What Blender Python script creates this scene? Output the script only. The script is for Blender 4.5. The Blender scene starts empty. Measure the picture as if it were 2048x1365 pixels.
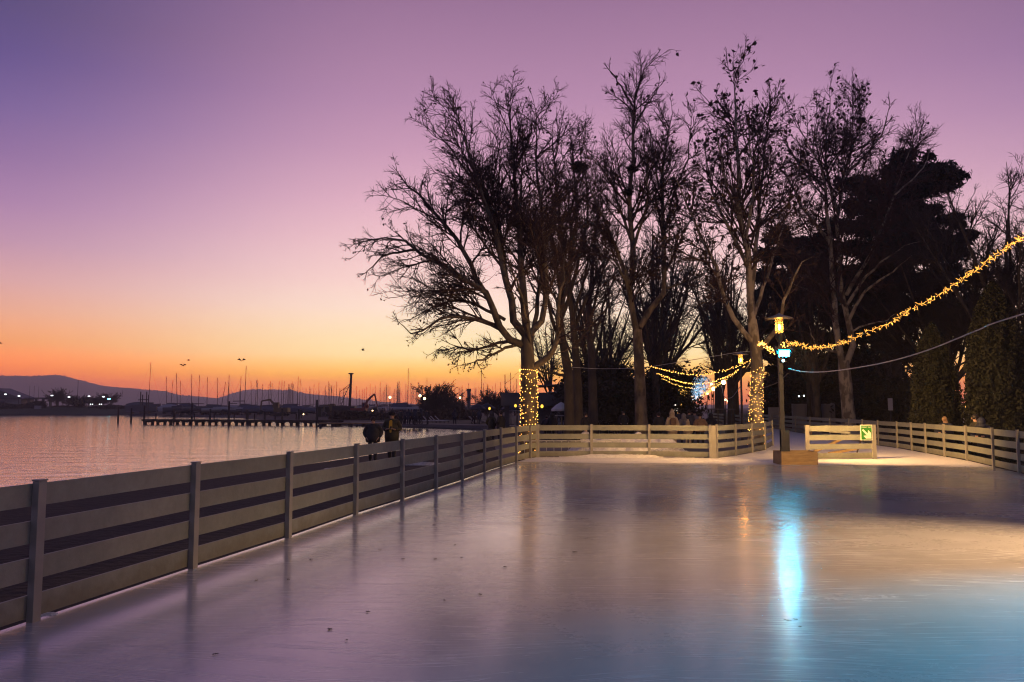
import bpy, math, random
import numpy as np
from mathutils import Vector, Matrix

random.seed(7)
S = bpy.context.scene
COL = S.collection
PI = math.pi

# ------------------------------------------------------------------ camera
F = 1600.0
HZ = 815.0
PITCH = math.atan((HZ - 682.5) / F)
CAMZ = 1.72
cP, sP = math.cos(PITCH), math.sin(PITCH)
cam = bpy.data.objects.new('camera', bpy.data.cameras.new('camera'))
COL.objects.link(cam)
cam.location = (0, 0, CAMZ)
cam.rotation_euler = (PI / 2 + PITCH, 0, 0)
cam.data.sensor_width = 36
cam.data.lens = F / 2048 * 36
cam.data.clip_start = 0.1
cam.data.clip_end = 20000
S.camera = cam

def ray(px, py):
    x = (px - 1024) / F; u = (682.5 - py) / F
    return (x, cP - u * sP, sP + u * cP)
def gp(px, py, z=0.0):
    r = ray(px, py); t = (z - CAMZ) / r[2]
    return Vector((r[0] * t, r[1] * t, z))
def dp(px, py, d):
    r = ray(px, py); t = d / r[1]
    return Vector((r[0] * t, d, CAMZ + r[2] * t))

# ------------------------------------------------------------------ materials
MATS = {}
def mat(name, col, rough=0.7, metal=0.0, col2=None, scale=4.0, bump=0.0, bscale=None, detail=6, spec=0.5, stretch=None, contrast=(0.35, 0.65)):
    m = bpy.data.materials.new(name); m.use_nodes = True
    nt = m.node_tree; b = nt.nodes['Principled BSDF']
    b.inputs['Base Color'].default_value = (*col, 1)
    b.inputs['Roughness'].default_value = rough
    b.inputs['Metallic'].default_value = metal
    b.inputs['Specular IOR Level'].default_value = spec
    if col2 is not None or bump:
        tc = nt.nodes.new('ShaderNodeTexCoord')
        vec = tc.outputs['Object']
        if stretch:
            mp = nt.nodes.new('ShaderNodeMapping'); mp.inputs['Scale'].default_value = stretch
            nt.links.new(vec, mp.inputs['Vector']); vec = mp.outputs['Vector']
        n = nt.nodes.new('ShaderNodeTexNoise'); n.inputs['Scale'].default_value = scale; n.inputs['Detail'].default_value = detail
        nt.links.new(vec, n.inputs['Vector'])
        if col2 is not None:
            r = nt.nodes.new('ShaderNodeValToRGB')
            r.color_ramp.elements[0].position = contrast[0]; r.color_ramp.elements[0].color = (*col, 1)
            r.color_ramp.elements[1].position = contrast[1]; r.color_ramp.elements[1].color = (*col2, 1)
            nt.links.new(n.outputs['Fac'], r.inputs['Fac']); nt.links.new(r.outputs['Color'], b.inputs['Base Color'])
        if bump:
            n2 = nt.nodes.new('ShaderNodeTexNoise'); n2.inputs['Scale'].default_value = bscale or scale * 3; n2.inputs['Detail'].default_value = 8
            nt.links.new(vec, n2.inputs['Vector'])
            bp = nt.nodes.new('ShaderNodeBump'); bp.inputs['Strength'].default_value = bump; bp.inputs['Distance'].default_value = 0.05
            nt.links.new(n2.outputs['Fac'], bp.inputs['Height']); nt.links.new(bp.outputs['Normal'], b.inputs['Normal'])
    MATS[name] = m
    return m
def emis(name, col, s, sampling='AUTO'):
    m = bpy.data.materials.new(name); m.use_nodes = True
    nt = m.node_tree; nt.nodes.clear()
    e = nt.nodes.new('ShaderNodeEmission'); e.inputs['Color'].default_value = (*col, 1); e.inputs['Strength'].default_value = s
    o = nt.nodes.new('ShaderNodeOutputMaterial'); nt.links.new(e.outputs[0], o.inputs['Surface'])
    m.cycles.emission_sampling = sampling
    MATS[name] = m
    return m

# ------------------------------------------------------------------ mesh helpers
class MB:
    def __init__(s): s.v = []; s.f = []
    def add(s, vs, fs):
        k = len(s.v); s.v += [tuple(p) for p in vs]; s.f += [tuple(i + k for i in f) for f in fs]; return s
    def box(s, x0, x1, y0, y1, z0, z1):
        return s.add([(x0, y0, z0), (x1, y0, z0), (x1, y1, z0), (x0, y1, z0), (x0, y0, z1), (x1, y0, z1), (x1, y1, z1), (x0, y1, z1)],
                     [(0, 3, 2, 1), (4, 5, 6, 7), (0, 1, 5, 4), (1, 2, 6, 5), (2, 3, 7, 6), (3, 0, 4, 7)])
    def obox(s, c, ax, size):                     # box with its long axis along ax (horizontal direction), size=(len,thick,h)
        ax = Vector((ax[0], ax[1], 0)).normalized(); ay = Vector((-ax.y, ax.x, 0)); c = Vector(c)
        vs = []
        for sz in (-.5, .5):
            for sx, sy in ((-.5, -.5), (.5, -.5), (.5, .5), (-.5, .5)):
                vs.append(c + ax * size[0] * sx + ay * size[1] * sy + Vector((0, 0, size[2] * sz)))
        return s.add(vs, [(0, 3, 2, 1), (4, 5, 6, 7), (0, 1, 5, 4), (1, 2, 6, 5), (2, 3, 7, 6), (3, 0, 4, 7)])
    def prism(s, pts, off):
        n = len(pts); off = Vector(off); pts = [Vector(p) for p in pts]
        vs = pts + [p + off for p in pts]
        return s.add(vs, [tuple(range(n))[::-1], tuple(range(n, 2 * n))] + [(i, (i + 1) % n, n + (i + 1) % n, n + i) for i in range(n)])
    def tube(s, pts, rad, n=6, cap=True):
        pts = [Vector(p) for p in pts]
        if not hasattr(rad, '__len__'): rad = [rad] * len(pts)
        k0 = len(s.v); prev = None
        for i, p in enumerate(pts):
            t = (pts[min(i + 1, len(pts) - 1)] - pts[max(i - 1, 0)]).normalized()
            if prev is None:
                ref = Vector((0, 0, 1)) if abs(t.z) < .9 else Vector((1, 0, 0)); u = t.cross(ref).normalized()
            else: u = (prev - t * prev.dot(t)).normalized()
            prev = u; w = t.cross(u)
            for j in range(n):
                a = 2 * PI * j / n + PI / n; s.v.append(tuple(p + (u * math.cos(a) + w * math.sin(a)) * rad[i]))
        for i in range(len(pts) - 1):
            for j in range(n):
                a, b = k0 + i * n + j, k0 + i * n + (j + 1) % n; s.f.append((a, b, b + n, a + n))
        if cap:
            s.f.append(tuple(k0 + j for j in range(n))[::-1]); e = k0 + (len(pts) - 1) * n; s.f.append(tuple(e + j for j in range(n)))
        return s
    def lathe(s, prof, n=16, c=(0, 0, 0)):
        k0 = len(s.v)
        for r, z in prof:
            for j in range(n):
                a = 2 * PI * j / n; s.v.append((c[0] + r * math.cos(a), c[1] + r * math.sin(a), c[2] + z))
        for i in range(len(prof) - 1):
            for j in range(n):
                a, b = k0 + i * n + j, k0 + i * n + (j + 1) % n; s.f.append((a, b, b + n, a + n))
        s.f.append(tuple(k0 + j for j in range(n))[::-1]); e = k0 + (len(prof) - 1) * n; s.f.append(tuple(e + j for j in range(n)))
        return s
    def loft(s, rings):                           # rings: lists of equal length of points
        n = len(rings[0]); k0 = len(s.v)
        for r in rings: s.v += [tuple(p) for p in r]
        for i in range(len(rings) - 1):
            for j in range(n):
                a, b = k0 + i * n + j, k0 + i * n + (j + 1) % n; s.f.append((a, b, b + n, a + n))
        s.f.append(tuple(k0 + j for j in range(n))[::-1]); e = k0 + (len(rings) - 1) * n; s.f.append(tuple(e + j for j in range(n)))
        return s
    def ball(s, c, r, nu=8, nv=6, sc=(1, 1, 1)):
        prof = [(max(1e-3, math.sin(PI * i / nv)) * r, -math.cos(PI * i / nv) * r) for i in range(nv + 1)]
        k0 = len(s.v); s.lathe(prof, nu)
        for i in range(k0, len(s.v)):
            x, y, z = s.v[i]; s.v[i] = (c[0] + x * sc[0], c[1] + y * sc[1], c[2] + z * sc[2])
        return s
    def mesh(s, name, m, smooth=False):
        me = bpy.data.meshes.new(name); me.from_pydata(s.v, [], s.f); me.update()
        if m: me.materials.append(m)
        if smooth: me.polygons.foreach_set('use_smooth', [True] * len(me.polygons))
        return me
    def build(s, name, m, parent=None, smooth=False, loc=None):
        return link(name, s.mesh(name, m, smooth), parent, loc)

def link(name, me, parent=None, loc=None):
    o = bpy.data.objects.new(name, me); COL.objects.link(o)
    if parent is not None: o.parent = parent
    if loc is not None: o.location = loc
    return o
def npmesh(name, V, Q, m, smooth=False):
    me = bpy.data.meshes.new(name); V = np.asarray(V, np.float32); Q = np.asarray(Q, np.int32); k = Q.shape[1]
    me.vertices.add(len(V)); me.vertices.foreach_set('co', V.ravel())
    me.loops.add(Q.size); me.loops.foreach_set('vertex_index', Q.ravel())
    me.polygons.add(len(Q)); me.polygons.foreach_set('loop_start', np.arange(0, Q.size, k, dtype=np.int32))
    me.update(calc_edges=True); me.validate()
    if m: me.materials.append(m)
    if smooth: me.polygons.foreach_set('use_smooth', np.ones(len(Q), bool))
    return me
def tag(o, label=None, cat=None, group=None, kind=None):
    if label: o['label'] = label
    if cat: o['category'] = cat
    if group: o['group'] = group
    if kind: o['kind'] = kind
    return o
def thing(name, loc, label, cat, group=None, rz=0.0, sc=1.0):
    o = bpy.data.objects.new(name, None); COL.objects.link(o); o.empty_display_size = .1
    o.location = loc; o.rotation_euler = (0, 0, rz); o.scale = (sc, sc, sc)
    return tag(o, label, cat, group)
def copy_tree(o, loc, label, rz=0.0, sc=None, group=None):
    c = o.copy(); COL.objects.link(c); c.location = loc; c.rotation_euler = (0, 0, rz)
    if sc is not None: c.scale = (sc, sc, sc) if not hasattr(sc, '__len__') else sc
    if label: c['label'] = label
    if group: c['group'] = group
    def rec(a, b):
        for ch in list(a.children):
            d = ch.copy(); COL.objects.link(d); d.parent = b; rec(ch, d)
    rec(o, c)
    return c
def struct(o): o['kind'] = 'structure'; return o

# ------------------------------------------------------------------ material library
mat('board', (.21, .222, .175), .5, col2=(.26, .27, .21), scale=1.3, bump=.08, bscale=25)
def board_extras(m):
    # every panel weathers a little differently; damp yellow grime creeps up the lowest board
    nt = m.node_tree; b = nt.nodes['Principled BSDF']; src = b.inputs['Base Color'].links[0].from_socket
    oi = nt.nodes.new('ShaderNodeObjectInfo'); mr = nt.nodes.new('ShaderNodeMapRange'); mr.inputs['To Min'].default_value = .84; mr.inputs['To Max'].default_value = 1.12
    nt.links.new(oi.outputs['Random'], mr.inputs['Value'])
    mx = nt.nodes.new('ShaderNodeMix'); mx.data_type = 'RGBA'; mx.blend_type = 'MULTIPLY'; mx.inputs['Factor'].default_value = 1
    nt.links.new(src, mx.inputs['A']); nt.links.new(mr.outputs['Result'], mx.inputs['B'])
    tc = nt.nodes.new('ShaderNodeTexCoord'); sp = nt.nodes.new('ShaderNodeSeparateXYZ'); nt.links.new(tc.outputs['Object'], sp.inputs[0])
    n = nt.nodes.new('ShaderNodeTexNoise'); n.inputs['Scale'].default_value = 5; n.inputs['Detail'].default_value = 8; nt.links.new(tc.outputs['Object'], n.inputs['Vector'])
    ad = nt.nodes.new('ShaderNodeMath'); ad.operation = 'MULTIPLY_ADD'; nt.links.new(n.outputs['Fac'], ad.inputs[0]); ad.inputs[1].default_value = -.34; nt.links.new(sp.outputs['Z'], ad.inputs[2])
    m2 = nt.nodes.new('ShaderNodeMapRange'); m2.interpolation_type = 'SMOOTHSTEP'; m2.inputs['From Min'].default_value = -.14; m2.inputs['From Max'].default_value = .06; m2.inputs['To Min'].default_value = .55; m2.inputs['To Max'].default_value = 0
    nt.links.new(ad.outputs[0], m2.inputs['Value'])
    m3 = nt.nodes.new('ShaderNodeMix'); m3.data_type = 'RGBA'; nt.links.new(m2.outputs['Result'], m3.inputs['Factor']); nt.links.new(mx.outputs['Result'], m3.inputs['A']); m3.inputs['B'].default_value = (.13, .11, .06, 1)
    g = nt.nodes.new('ShaderNodeTexNoise'); g.inputs['Scale'].default_value = 9; g.inputs['Detail'].default_value = 10; g.inputs['Roughness'].default_value = .75; nt.links.new(tc.outputs['Object'], g.inputs['Vector'])
    gr = nt.nodes.new('ShaderNodeMapRange'); gr.inputs['From Min'].default_value = .3; gr.inputs['From Max'].default_value = .7; gr.inputs['To Min'].default_value = .82; gr.inputs['To Max'].default_value = 1.08; nt.links.new(g.outputs['Fac'], gr.inputs['Value'])
    m4 = nt.nodes.new('ShaderNodeMix'); m4.data_type = 'RGBA'; m4.blend_type = 'MULTIPLY'; m4.inputs['Factor'].default_value = 1; nt.links.new(m3.outputs['Result'], m4.inputs['A']); nt.links.new(gr.outputs['Result'], m4.inputs['B'])
    nt.links.new(m4.outputs['Result'], b.inputs['Base Color'])
board_extras(MATS['board'])
mat('board_edge', (.40, .385, .33), .5, col2=(.47, .45, .39), scale=2)
mat('post_paint', (.25, .24, .20), .45, col2=(.30, .285, .235), scale=3)
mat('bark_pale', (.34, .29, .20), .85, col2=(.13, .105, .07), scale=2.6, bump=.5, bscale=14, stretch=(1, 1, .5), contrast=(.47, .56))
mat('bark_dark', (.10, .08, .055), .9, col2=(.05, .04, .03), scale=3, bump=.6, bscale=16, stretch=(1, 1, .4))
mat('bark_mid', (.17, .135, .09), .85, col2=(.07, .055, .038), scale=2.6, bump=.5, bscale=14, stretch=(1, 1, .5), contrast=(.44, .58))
mat('reed', (.11, .075, .045), .9, col2=(.06, .04, .028), scale=1)
mat('twig', (.070, .042, .032), .9)
mat('twig_far', (.045, .036, .028), .9)
mat('dry_leaf', (.085, .05, .03), .8, col2=(.05, .032, .02), scale=2)
mat('needle', (.020, .028, .014), .8, col2=(.035, .040, .018), scale=.6)
mat('thuja', (.009, .011, .004), .8, col2=(.018, .019, .007), scale=1.6)
mat('shrub', (.022, .024, .014), .85, col2=(.04, .038, .02), scale=.7)
mat('soil', (.026, .019, .013), .95, col2=(.014, .010, .008), scale=1.2, bump=.9, bscale=7)
mat('paving', (.14, .125, .11), .75, col2=(.10, .09, .08), scale=1.5, bump=.2)
mat('lawn', (.028, .034, .014), .95, col2=(.04, .037, .018), scale=.3)
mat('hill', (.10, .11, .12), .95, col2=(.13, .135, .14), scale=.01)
mat('metal_dark', (.028, .03, .032), .45, .4, col2=(.04, .042, .045), scale=6)
mat('metal_grey', (.16, .165, .17), .4, .5, col2=(.21, .215, .22), scale=5)
mat('metal_light', (.5, .5, .5), .4, .6)
mat('black', (.012, .012, .013), .6)
mat('pile', (.035, .026, .02), .85, col2=(.055, .042, .033), scale=3)
mat('plank', (.52, .35, .13), .65, col2=(.38, .24, .085), scale=3, bump=.25, bscale=20, stretch=(1, 8, 8))
mat('plank_end', (.22, .135, .06), .7, col2=(.3, .19, .09), scale=3)
mat('cable_white', (.55, .53, .5), .5)
mat('cable_dark', (.03, .028, .025), .6)
mat('snow', (.80, .79, .78), .65, col2=(.66, .64, .62), scale=9, bump=.5, bscale=22)
mat('snow_dirty', (.62, .60, .57), .7, col2=(.40, .38, .36), scale=9, bump=.6, bscale=22)
mat('skin', (.42, .26, .19), .55)
mat('coat_black', (.012, .012, .014), .7, col2=(.022, .022, .024), scale=9, bump=.25, bscale=18)
mat('coat_olive', (.028, .027, .014), .7, col2=(.045, .042, .022), scale=8, bump=.2, bscale=18)
mat('coat_cream', (.52, .42, .28), .75, col2=(.42, .33, .21), scale=7, bump=.25, bscale=18)
mat('coat_brown', (.17, .10, .055), .75, col2=(.24, .15, .09), scale=8, bump=.25, bscale=18)
mat('coat_grey', (.15, .14, .15), .75, col2=(.2, .19, .2), scale=8)
mat('coat_navy', (.018, .022, .04), .7, col2=(.028, .032, .055), scale=8)
mat('coat_white', (.52, .5, .52), .7)
mat('yellow_top', (.55, .32, .02), .7)
mat('trousers', (.016, .017, .022), .75)
mat('shoe', (.01, .01, .01), .5)
mat('hair_dark', (.018, .012, .008), .6)
mat('hair_fair', (.30, .19, .09), .6)
mat('wool_black', (.012, .011, .012), .9)
mat('hull_dark', (.05, .05, .06), .4); mat('hull_pale', (.32, .32, .34), .35); mat('tarp_blue', (.05, .06, .1), .6, col2=(.035, .04, .07), scale=1)
mat('mast', (.10, .09, .085), .5)
mat('digger_red', (.22, .045, .03), .5); mat('digger_yellow', (.12, .085, .03), .5)
mat('wall_dark', (.085, .08, .09), .6, col2=(.105, .1, .11), scale=1); mat('wall_grey', (.26, .25, .27), .6, col2=(.31, .30, .32), scale=.7)
mat('roof_pale', (.42, .41, .42), .5); mat('glass_dark', (.02, .02, .025), .08)
mat('canvas_white', (.55, .54, .56), .8); mat('canvas_dark', (.03, .032, .045), .8)
mat('sign_green', (.030, .22, .018), .35); mat('sign_cream', (.85, .83, .62), .35)
mat('nest', (.03, .024, .018), 1.0)
mat('bird', (.03, .028, .028), .8)
emis('bulb_warm', (1, .46, .08), 7.5)
emis('bulb_warm_near', (1, .43, .07), 3.6)
emis('bulb_far', (1, .52, .10), 3.2, 'NONE')
emis('bulb_cold', (.40, .70, 1), 2.2, 'NONE')
emis('lamp_core', (1, .62, .24), 40)
emis('lamp_globe', (1, .66, .30), 9)
emis('lamp_white', (.85, .95, 1.0), 3.5)
emis('lamp_cyan', (.25, .85, .95), 5)
emis('led_cyan', (.006, .60, .95), 170)
emis('led_pale', (.5, .9, 1.0), 6)
emis('led_warm_flood', (1, .62, .28), 60)
emis('lantern_yellow', (1, .55, .06), 2.2)
emis('lit_strip', (1, .86, .72), 2.2)
emis('lit_window', (.42, .40, 1.0), .5)
emis('phone_screen', (.8, .75, .55), .8)
# ------------------------------------------------------------------ sky
def lin(c):
    return tuple((x / 255 / 12.92) if x / 255 <= .04045 else ((x / 255 + .055) / 1.055) ** 2.4 for x in c)
W = bpy.data.worlds.new('World'); S.world = W; W.use_nodes = True
nt = W.node_tree; nt.nodes.clear()
tc = nt.nodes.new('ShaderNodeTexCoord')
sep = nt.nodes.new('ShaderNodeSeparateXYZ'); nt.links.new(tc.outputs['Generated'], sep.inputs[0])
def mnode(op, a=None, b=None, clamp=False):
    n = nt.nodes.new('ShaderNodeMath'); n.operation = op; n.use_clamp = clamp
    for i, x in enumerate((a, b)):
        if x is None: continue
        if isinstance(x, (int, float)): n.inputs[i].default_value = x
        else: nt.links.new(x, n.inputs[i])
    return n.outputs[0]
sq = mnode('SQRT', mnode('MAXIMUM', sep.outputs['Z'], 0.0))
def ramp(stops):
    r = nt.nodes.new('ShaderNodeValToRGB'); cr = r.color_ramp
    stops = sorted(stops)
    for i, (deg, c) in enumerate(stops):
        p = math.sqrt(max(0, math.sin(math.radians(deg))))
        if i < 2: e = cr.elements[i]; e.position = p
        else: e = cr.elements.new(p)
        T_ = math.exp(-.00050 * min(4300, 134 / max(math.sin(math.radians(deg)), .01)))   # what the thin air in front of the sky takes away
        e.color = (*[max(0, (x_ - (1 - T_) * i_) / T_) * .5 for x_, i_ in zip(lin(c), (.19, .14, .15))], 1)
    nt.links.new(sq, r.inputs['Fac']); return r.outputs['Color']
SKY_MID = [(0, (214, 128, 104)), (.9, (236, 142, 88)), (1.6, (249, 163, 80)), (2.3, (253, 190, 104)), (3.7, (255, 226, 168)), (5, (255, 229, 184)), (7, (255, 227, 207)), (9, (251, 214, 206)), (12, (240, 196, 201)), (14.5, (226, 179, 195)), (18, (203, 157, 183)), (21.3, (184, 141, 173)), (27.8, (154, 117, 151)),
           (38, (118, 94, 140)), (60, (86, 84, 120)), (90, (68, 77, 110))]
SKY_SIDE = [(0, (206, 122, 106)), (.9, (222, 124, 90)), (1.6, (234, 130, 84)), (2.2, (238, 136, 86)), (4.0, (242, 162, 110)), (5.9, (232, 170, 145)), (7.7, (215, 165, 165)), (10.1, (190, 148, 172)), (12.4, (170, 132, 170)), (15.3, (145, 115, 160)), (18.2, (122, 102, 153)), (21, (102, 88, 140)), (23.8, (93, 82, 126)),
            (32, (80, 74, 124)), (60, (76, 78, 116)), (90, (68, 77, 110))]
SKY_BACK = [(0, (118, 102, 114)), (8, (128, 110, 128)), (20, (106, 102, 126)), (45, (84, 88, 120)), (90, (68, 77, 110))]
a_mid, a_side, a_back = ramp(SKY_MID), ramp(SKY_SIDE), ramp(SKY_BACK)
# azimuth measured from +Y; the afterglow is centred a little right of the view axis
az = mnode('ARCTAN2', sep.outputs['X'], sep.outputs['Y'])
azl = mnode('ABSOLUTE', mnode('SUBTRACT', az, math.radians(2)))
def sstep(x, a, b):
    n = nt.nodes.new('ShaderNodeMapRange'); n.interpolation_type = 'SMOOTHERSTEP'
    n.inputs['From Min'].default_value = math.radians(a); n.inputs['From Max'].default_value = math.radians(b)
    nt.links.new(x, n.inputs['Value']); return n.outputs['Result']
neg = mnode('LESS_THAN', az, math.radians(2))
fl = sstep(azl, 5, 42); fr = mnode('MULTIPLY', sstep(azl, 5, 62), .9)
side = mnode('ADD', mnode('MULTIPLY', fl, neg), mnode('MULTIPLY', fr, mnode('SUBTRACT', 1.0, neg)))
def mix(f, a, b):
    n = nt.nodes.new('ShaderNodeMix'); n.data_type = 'RGBA'; nt.links.new(f, n.inputs['Factor'])
    nt.links.new(a, n.inputs['A']); nt.links.new(b, n.inputs['B']); return n.outputs['Result']
c1 = mix(side, a_mid, a_side)
c2 = mix(sstep(azl, 45, 125), c1, a_back)
bg = nt.nodes.new('ShaderNodeBackground'); nt.links.new(c2, bg.inputs['Color']); bg.inputs['Strength'].default_value = 2.0
wo = nt.nodes.new('ShaderNodeOutputWorld'); nt.links.new(bg.outputs[0], wo.inputs['Surface'])
S.view_settings.view_transform = 'Standard'; S.view_settings.look = 'None'; S.view_settings.exposure = 0; S.view_settings.gamma = 1
S.view_settings.use_curve_mapping = False
S.render.engine = 'CYCLES'
C = S.cycles
C.filter_width = 1.15; C.use_denoising = True; C.denoiser = 'OPENIMAGEDENOISE'; C.use_light_tree = True
C.max_bounces = 6; C.diffuse_bounces = 2; C.glossy_bounces = 3; C.transmission_bounces = 4; C.transparent_max_bounces = 8; C.volume_bounces = 0
C.sample_clamp_indirect = 4.0; C.caustics_reflective = False; C.caustics_refractive = False

# ------------------------------------------------------------------ haze: one closed box of even thin air
hz = MB().box(-3900, 3900, -60, 4350, -6, 136)
hm = bpy.data.materials.new('haze'); hm.use_nodes = True
ht = hm.node_tree; ht.nodes.clear()
pv = ht.nodes.new('ShaderNodeVolumePrincipled'); pv.inputs['Density'].default_value = .00050
pv.inputs['Color'].default_value = (.97, .95, 1, 1); pv.inputs['Anisotropy'].default_value = .45
ho = ht.nodes.new('ShaderNodeOutputMaterial'); ht.links.new(pv.outputs[0], ho.inputs['Volume'])
hm.cycles.homogeneous_volume = True
tag(hz.build('haze', hm), kind='stuff')

# ------------------------------------------------------------------ rink outlines
left_px = [(57, 1243), (378, 1137), (570, 1076), (706, 1029), (800, 1000), (868, 978), (921, 961), (966, 945), (999, 934), (1030, 925), (1058, 917), (1074, 915)]
LEFT = [gp(*p) for p in left_px]
v = LEFT[0] - LEFT[1]; LEFT = [LEFT[0] + v * 2.0, LEFT[0] + v] + LEFT
front_px = [(1074, 915), (1183, 914.5), (1299, 915), (1421, 917)]
FRONT = [gp(*p) for p in front_px]
CURVE = [gp(*p) for p in [(1432, 917), (1470, 912), (1503, 906), (1529, 900.5), (1544, 892)]]
RIGHT = [gp(1991, 935), gp(1937, 922), gp(1892, 914), gp(1854.5, 907), gp(1826, 902), gp(1797, 897)]
d = (RIGHT[0] - RIGHT[1]).normalized() * 2.25
RIGHT = [RIGHT[0] + d * 5, RIGHT[0] + d * 4, RIGHT[0] + d * 3, RIGHT[0] + d * 2, RIGHT[0] + d] + RIGHT
far = [Vector((16.55, 36.3, 0)), Vector((17.2, 39.4, 0)), Vector((17.8, 42.4, 0)), Vector((18.3, 46.2, 0)), Vector((18.8, 50.6, 0)), Vector((19.6, 55.5, 0)), Vector((20.5, 61, 0)), Vector((21.4, 66, 0)),
       Vector((22.1, 72, 0)), Vector((22.8, 78, 0)), Vector((23.4, 84, 0)), Vector((24, 90, 0))]
RIGHT += far
CORR = [CURVE[-1], Vector((13.0, 44, 0)), Vector((16.6, 56, 0)), Vector((19.6, 72, 0)), Vector((22.0, 90, 0))]

def flat(name, pts, m, z=None):
    b = MB(); b.add([(p[0], p[1], p[2] if z is None else z) for p in pts], [tuple(range(len(pts)))])
    o = b.build(name, m)
    import bmesh
    bm = bmesh.new(); bm.from_mesh(o.data); bmesh.ops.triangulate(bm, faces=bm.faces)
    for f in bm.faces:
        if f.normal.z < 0: f.normal_flip()
    bm.to_mesh(o.data); bm.free()
    return o

# ice material ---------------------------------------------------------------
im = bpy.data.materials.new('ice'); im.use_nodes = True
nt2 = im.node_tree; B = nt2.nodes['Principled BSDF']
def N(t, **k):
    n = nt2.nodes.new(t)
    for a, b_ in k.items(): setattr(n, a, b_)
    return n
L = nt2.links.new
tcg = N('ShaderNodeTexCoord'); P_ = tcg.outputs['Object']
def mapv(scale, rot=0.0, src=None):
    m_ = N('ShaderNodeMapping'); m_.inputs['Scale'].default_value = scale; m_.inputs['Rotation'].default_value = (0, 0, rot)
    L(src or P_, m_.inputs['Vector']); return m_.outputs['Vector']
def noise(vec, sc, det=6, rough=.6, dist=0.0):
    n = N('ShaderNodeTexNoise'); n.inputs['Scale'].default_value = sc; n.inputs['Detail'].default_value = det; n.inputs['Roughness'].default_value = rough; n.inputs['Distortion'].default_value = dist
    L(vec, n.inputs['Vector']); return n.outputs['Fac']
def M2(op, a, b_=None, clamp=False):
    n = N('ShaderNodeMath', operation=op, use_clamp=clamp)
    for i, x in enumerate((a, b_)):
        if x is None: continue
        if isinstance(x, (int, float)): n.inputs[i].default_value = x
        else: L(x, n.inputs[i])
    return n.outputs[0]
def MR(x, a, b_, c=0.0, d_=1.0, smooth=True):
    n = N('ShaderNodeMapRange'); n.interpolation_type = 'SMOOTHSTEP' if smooth else 'LINEAR'
    for k, val in (('From Min', a), ('From Max', b_), ('To Min', c), ('To Max', d_)): n.inputs[k].default_value = val
    L(x, n.inputs['Value']); return n.outputs['Result']
big = noise(P_, .22, 4, .55); med = noise(P_, 1.3, 6, .6); fine = noise(P_, 14, 8, .65)
# skate scratches: thin arcs from strongly stretched, gently warped noise in several directions
warp = N('ShaderNodeVectorMath', operation='MULTIPLY_ADD'); wn = N('ShaderNodeTexNoise'); wn.inputs['Scale'].default_value = .16; wn.inputs['Detail'].default_value = 2
L(P_, wn.inputs['Vector']); L(wn.outputs['Color'], warp.inputs[0]); warp.inputs[1].default_value = (2.6, 2.6, 0); L(P_, warp.inputs[2])
scr = None
for rot, sx, sy in ((.35, .22, 9), (1.25, .2, 11), (2.2, .25, 8), (2.8, .16, 10), (.9, .3, 16), (1.8, .22, 14)):
    f_ = noise(mapv((sx, sy, 1), rot, warp.outputs[0]), 1.0, 3, .5)
    line = MR(M2('ABSOLUTE', M2('SUBTRACT', f_, .5)), .0, .012, 1, 0)
    gate = MR(noise(mapv((.5, .5, 1), rot + .4), 1.0, 3, .5), .47, .66)
    line = M2('MULTIPLY', line, gate)
    scr = line if scr is None else M2('MAXIMUM', scr, line)
geo = N('ShaderNodeSeparateXYZ'); L(P_, geo.inputs[0])
yy = M2('ADD', geo.outputs['Y'], M2('MULTIPLY', M2('SUBTRACT', noise(mapv((.35, 1.2, 1)), 1.0, 5), .5), 3.2))
bound = M2('ADD', M2('MULTIPLY', geo.outputs['X'], -.12), 25.3)
snowm = MR(M2('SUBTRACT', yy, bound), -.5, .9)                      # scraped snow lies along the far fences
patch = M2('MULTIPLY', MR(noise(mapv((.3, .9, 1), .2), 1.0, 6, .65), .60, .76), .35)
snowm = M2('MAXIMUM', snowm, M2('MULTIPLY', patch, MR(fine, .35, .6)))
cr_ = N('ShaderNodeValToRGB'); cr_.color_ramp.elements[0].position = .3; cr_.color_ramp.elements[0].color = (.40, .385, .39, 1); cr_.color_ramp.elements[1].position = .72; cr_.color_ramp.elements[1].color = (.53, .515, .51, 1)
L(M2('ADD', M2('MULTIPLY', big, .45), M2('MULTIPLY', med, .55)), cr_.inputs['Fac'])
mx = N('ShaderNodeMix', data_type='RGBA'); L(snowm, mx.inputs['Factor']); L(cr_.outputs['Color'], mx.inputs['A']); mx.inputs['B'].default_value = (.76, .74, .73, 1)
mx2 = N('ShaderNodeMix', data_type='RGBA'); L(M2('MULTIPLY', scr, .6), mx2.inputs['Factor']); L(mx.outputs['Result'], mx2.inputs['A']); mx2.inputs['B'].default_value = (.62, .61, .62, 1)
L(mx2.outputs['Result'], B.inputs['Base Color'])
ro = M2('ADD', M2('ADD', MR(big, .3, .7, .18, .27), M2('MULTIPLY', fine, .05)), M2('ADD', M2('MULTIPLY', scr, .12), M2('MULTIPLY', snowm, .45)), True)
L(ro, B.inputs['Roughness'])
B.inputs['IOR'].default_value = 1.5
L(MR(snowm, 0, 1, .75, .1), B.inputs['Specular IOR Level'])
L(MR(snowm, 0, .5, .75, 0), B.inputs['Coat Weight']); B.inputs['Coat IOR'].default_value = 1.42
L(M2('ADD', MR(med, .3, .7, .11, .19), M2('MULTIPLY', scr, .10)), B.inputs['Coat Roughness'])
bp = N('ShaderNodeBump'); bp.inputs['Strength'].default_value = .30; bp.inputs['Distance'].default_value = .012
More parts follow.
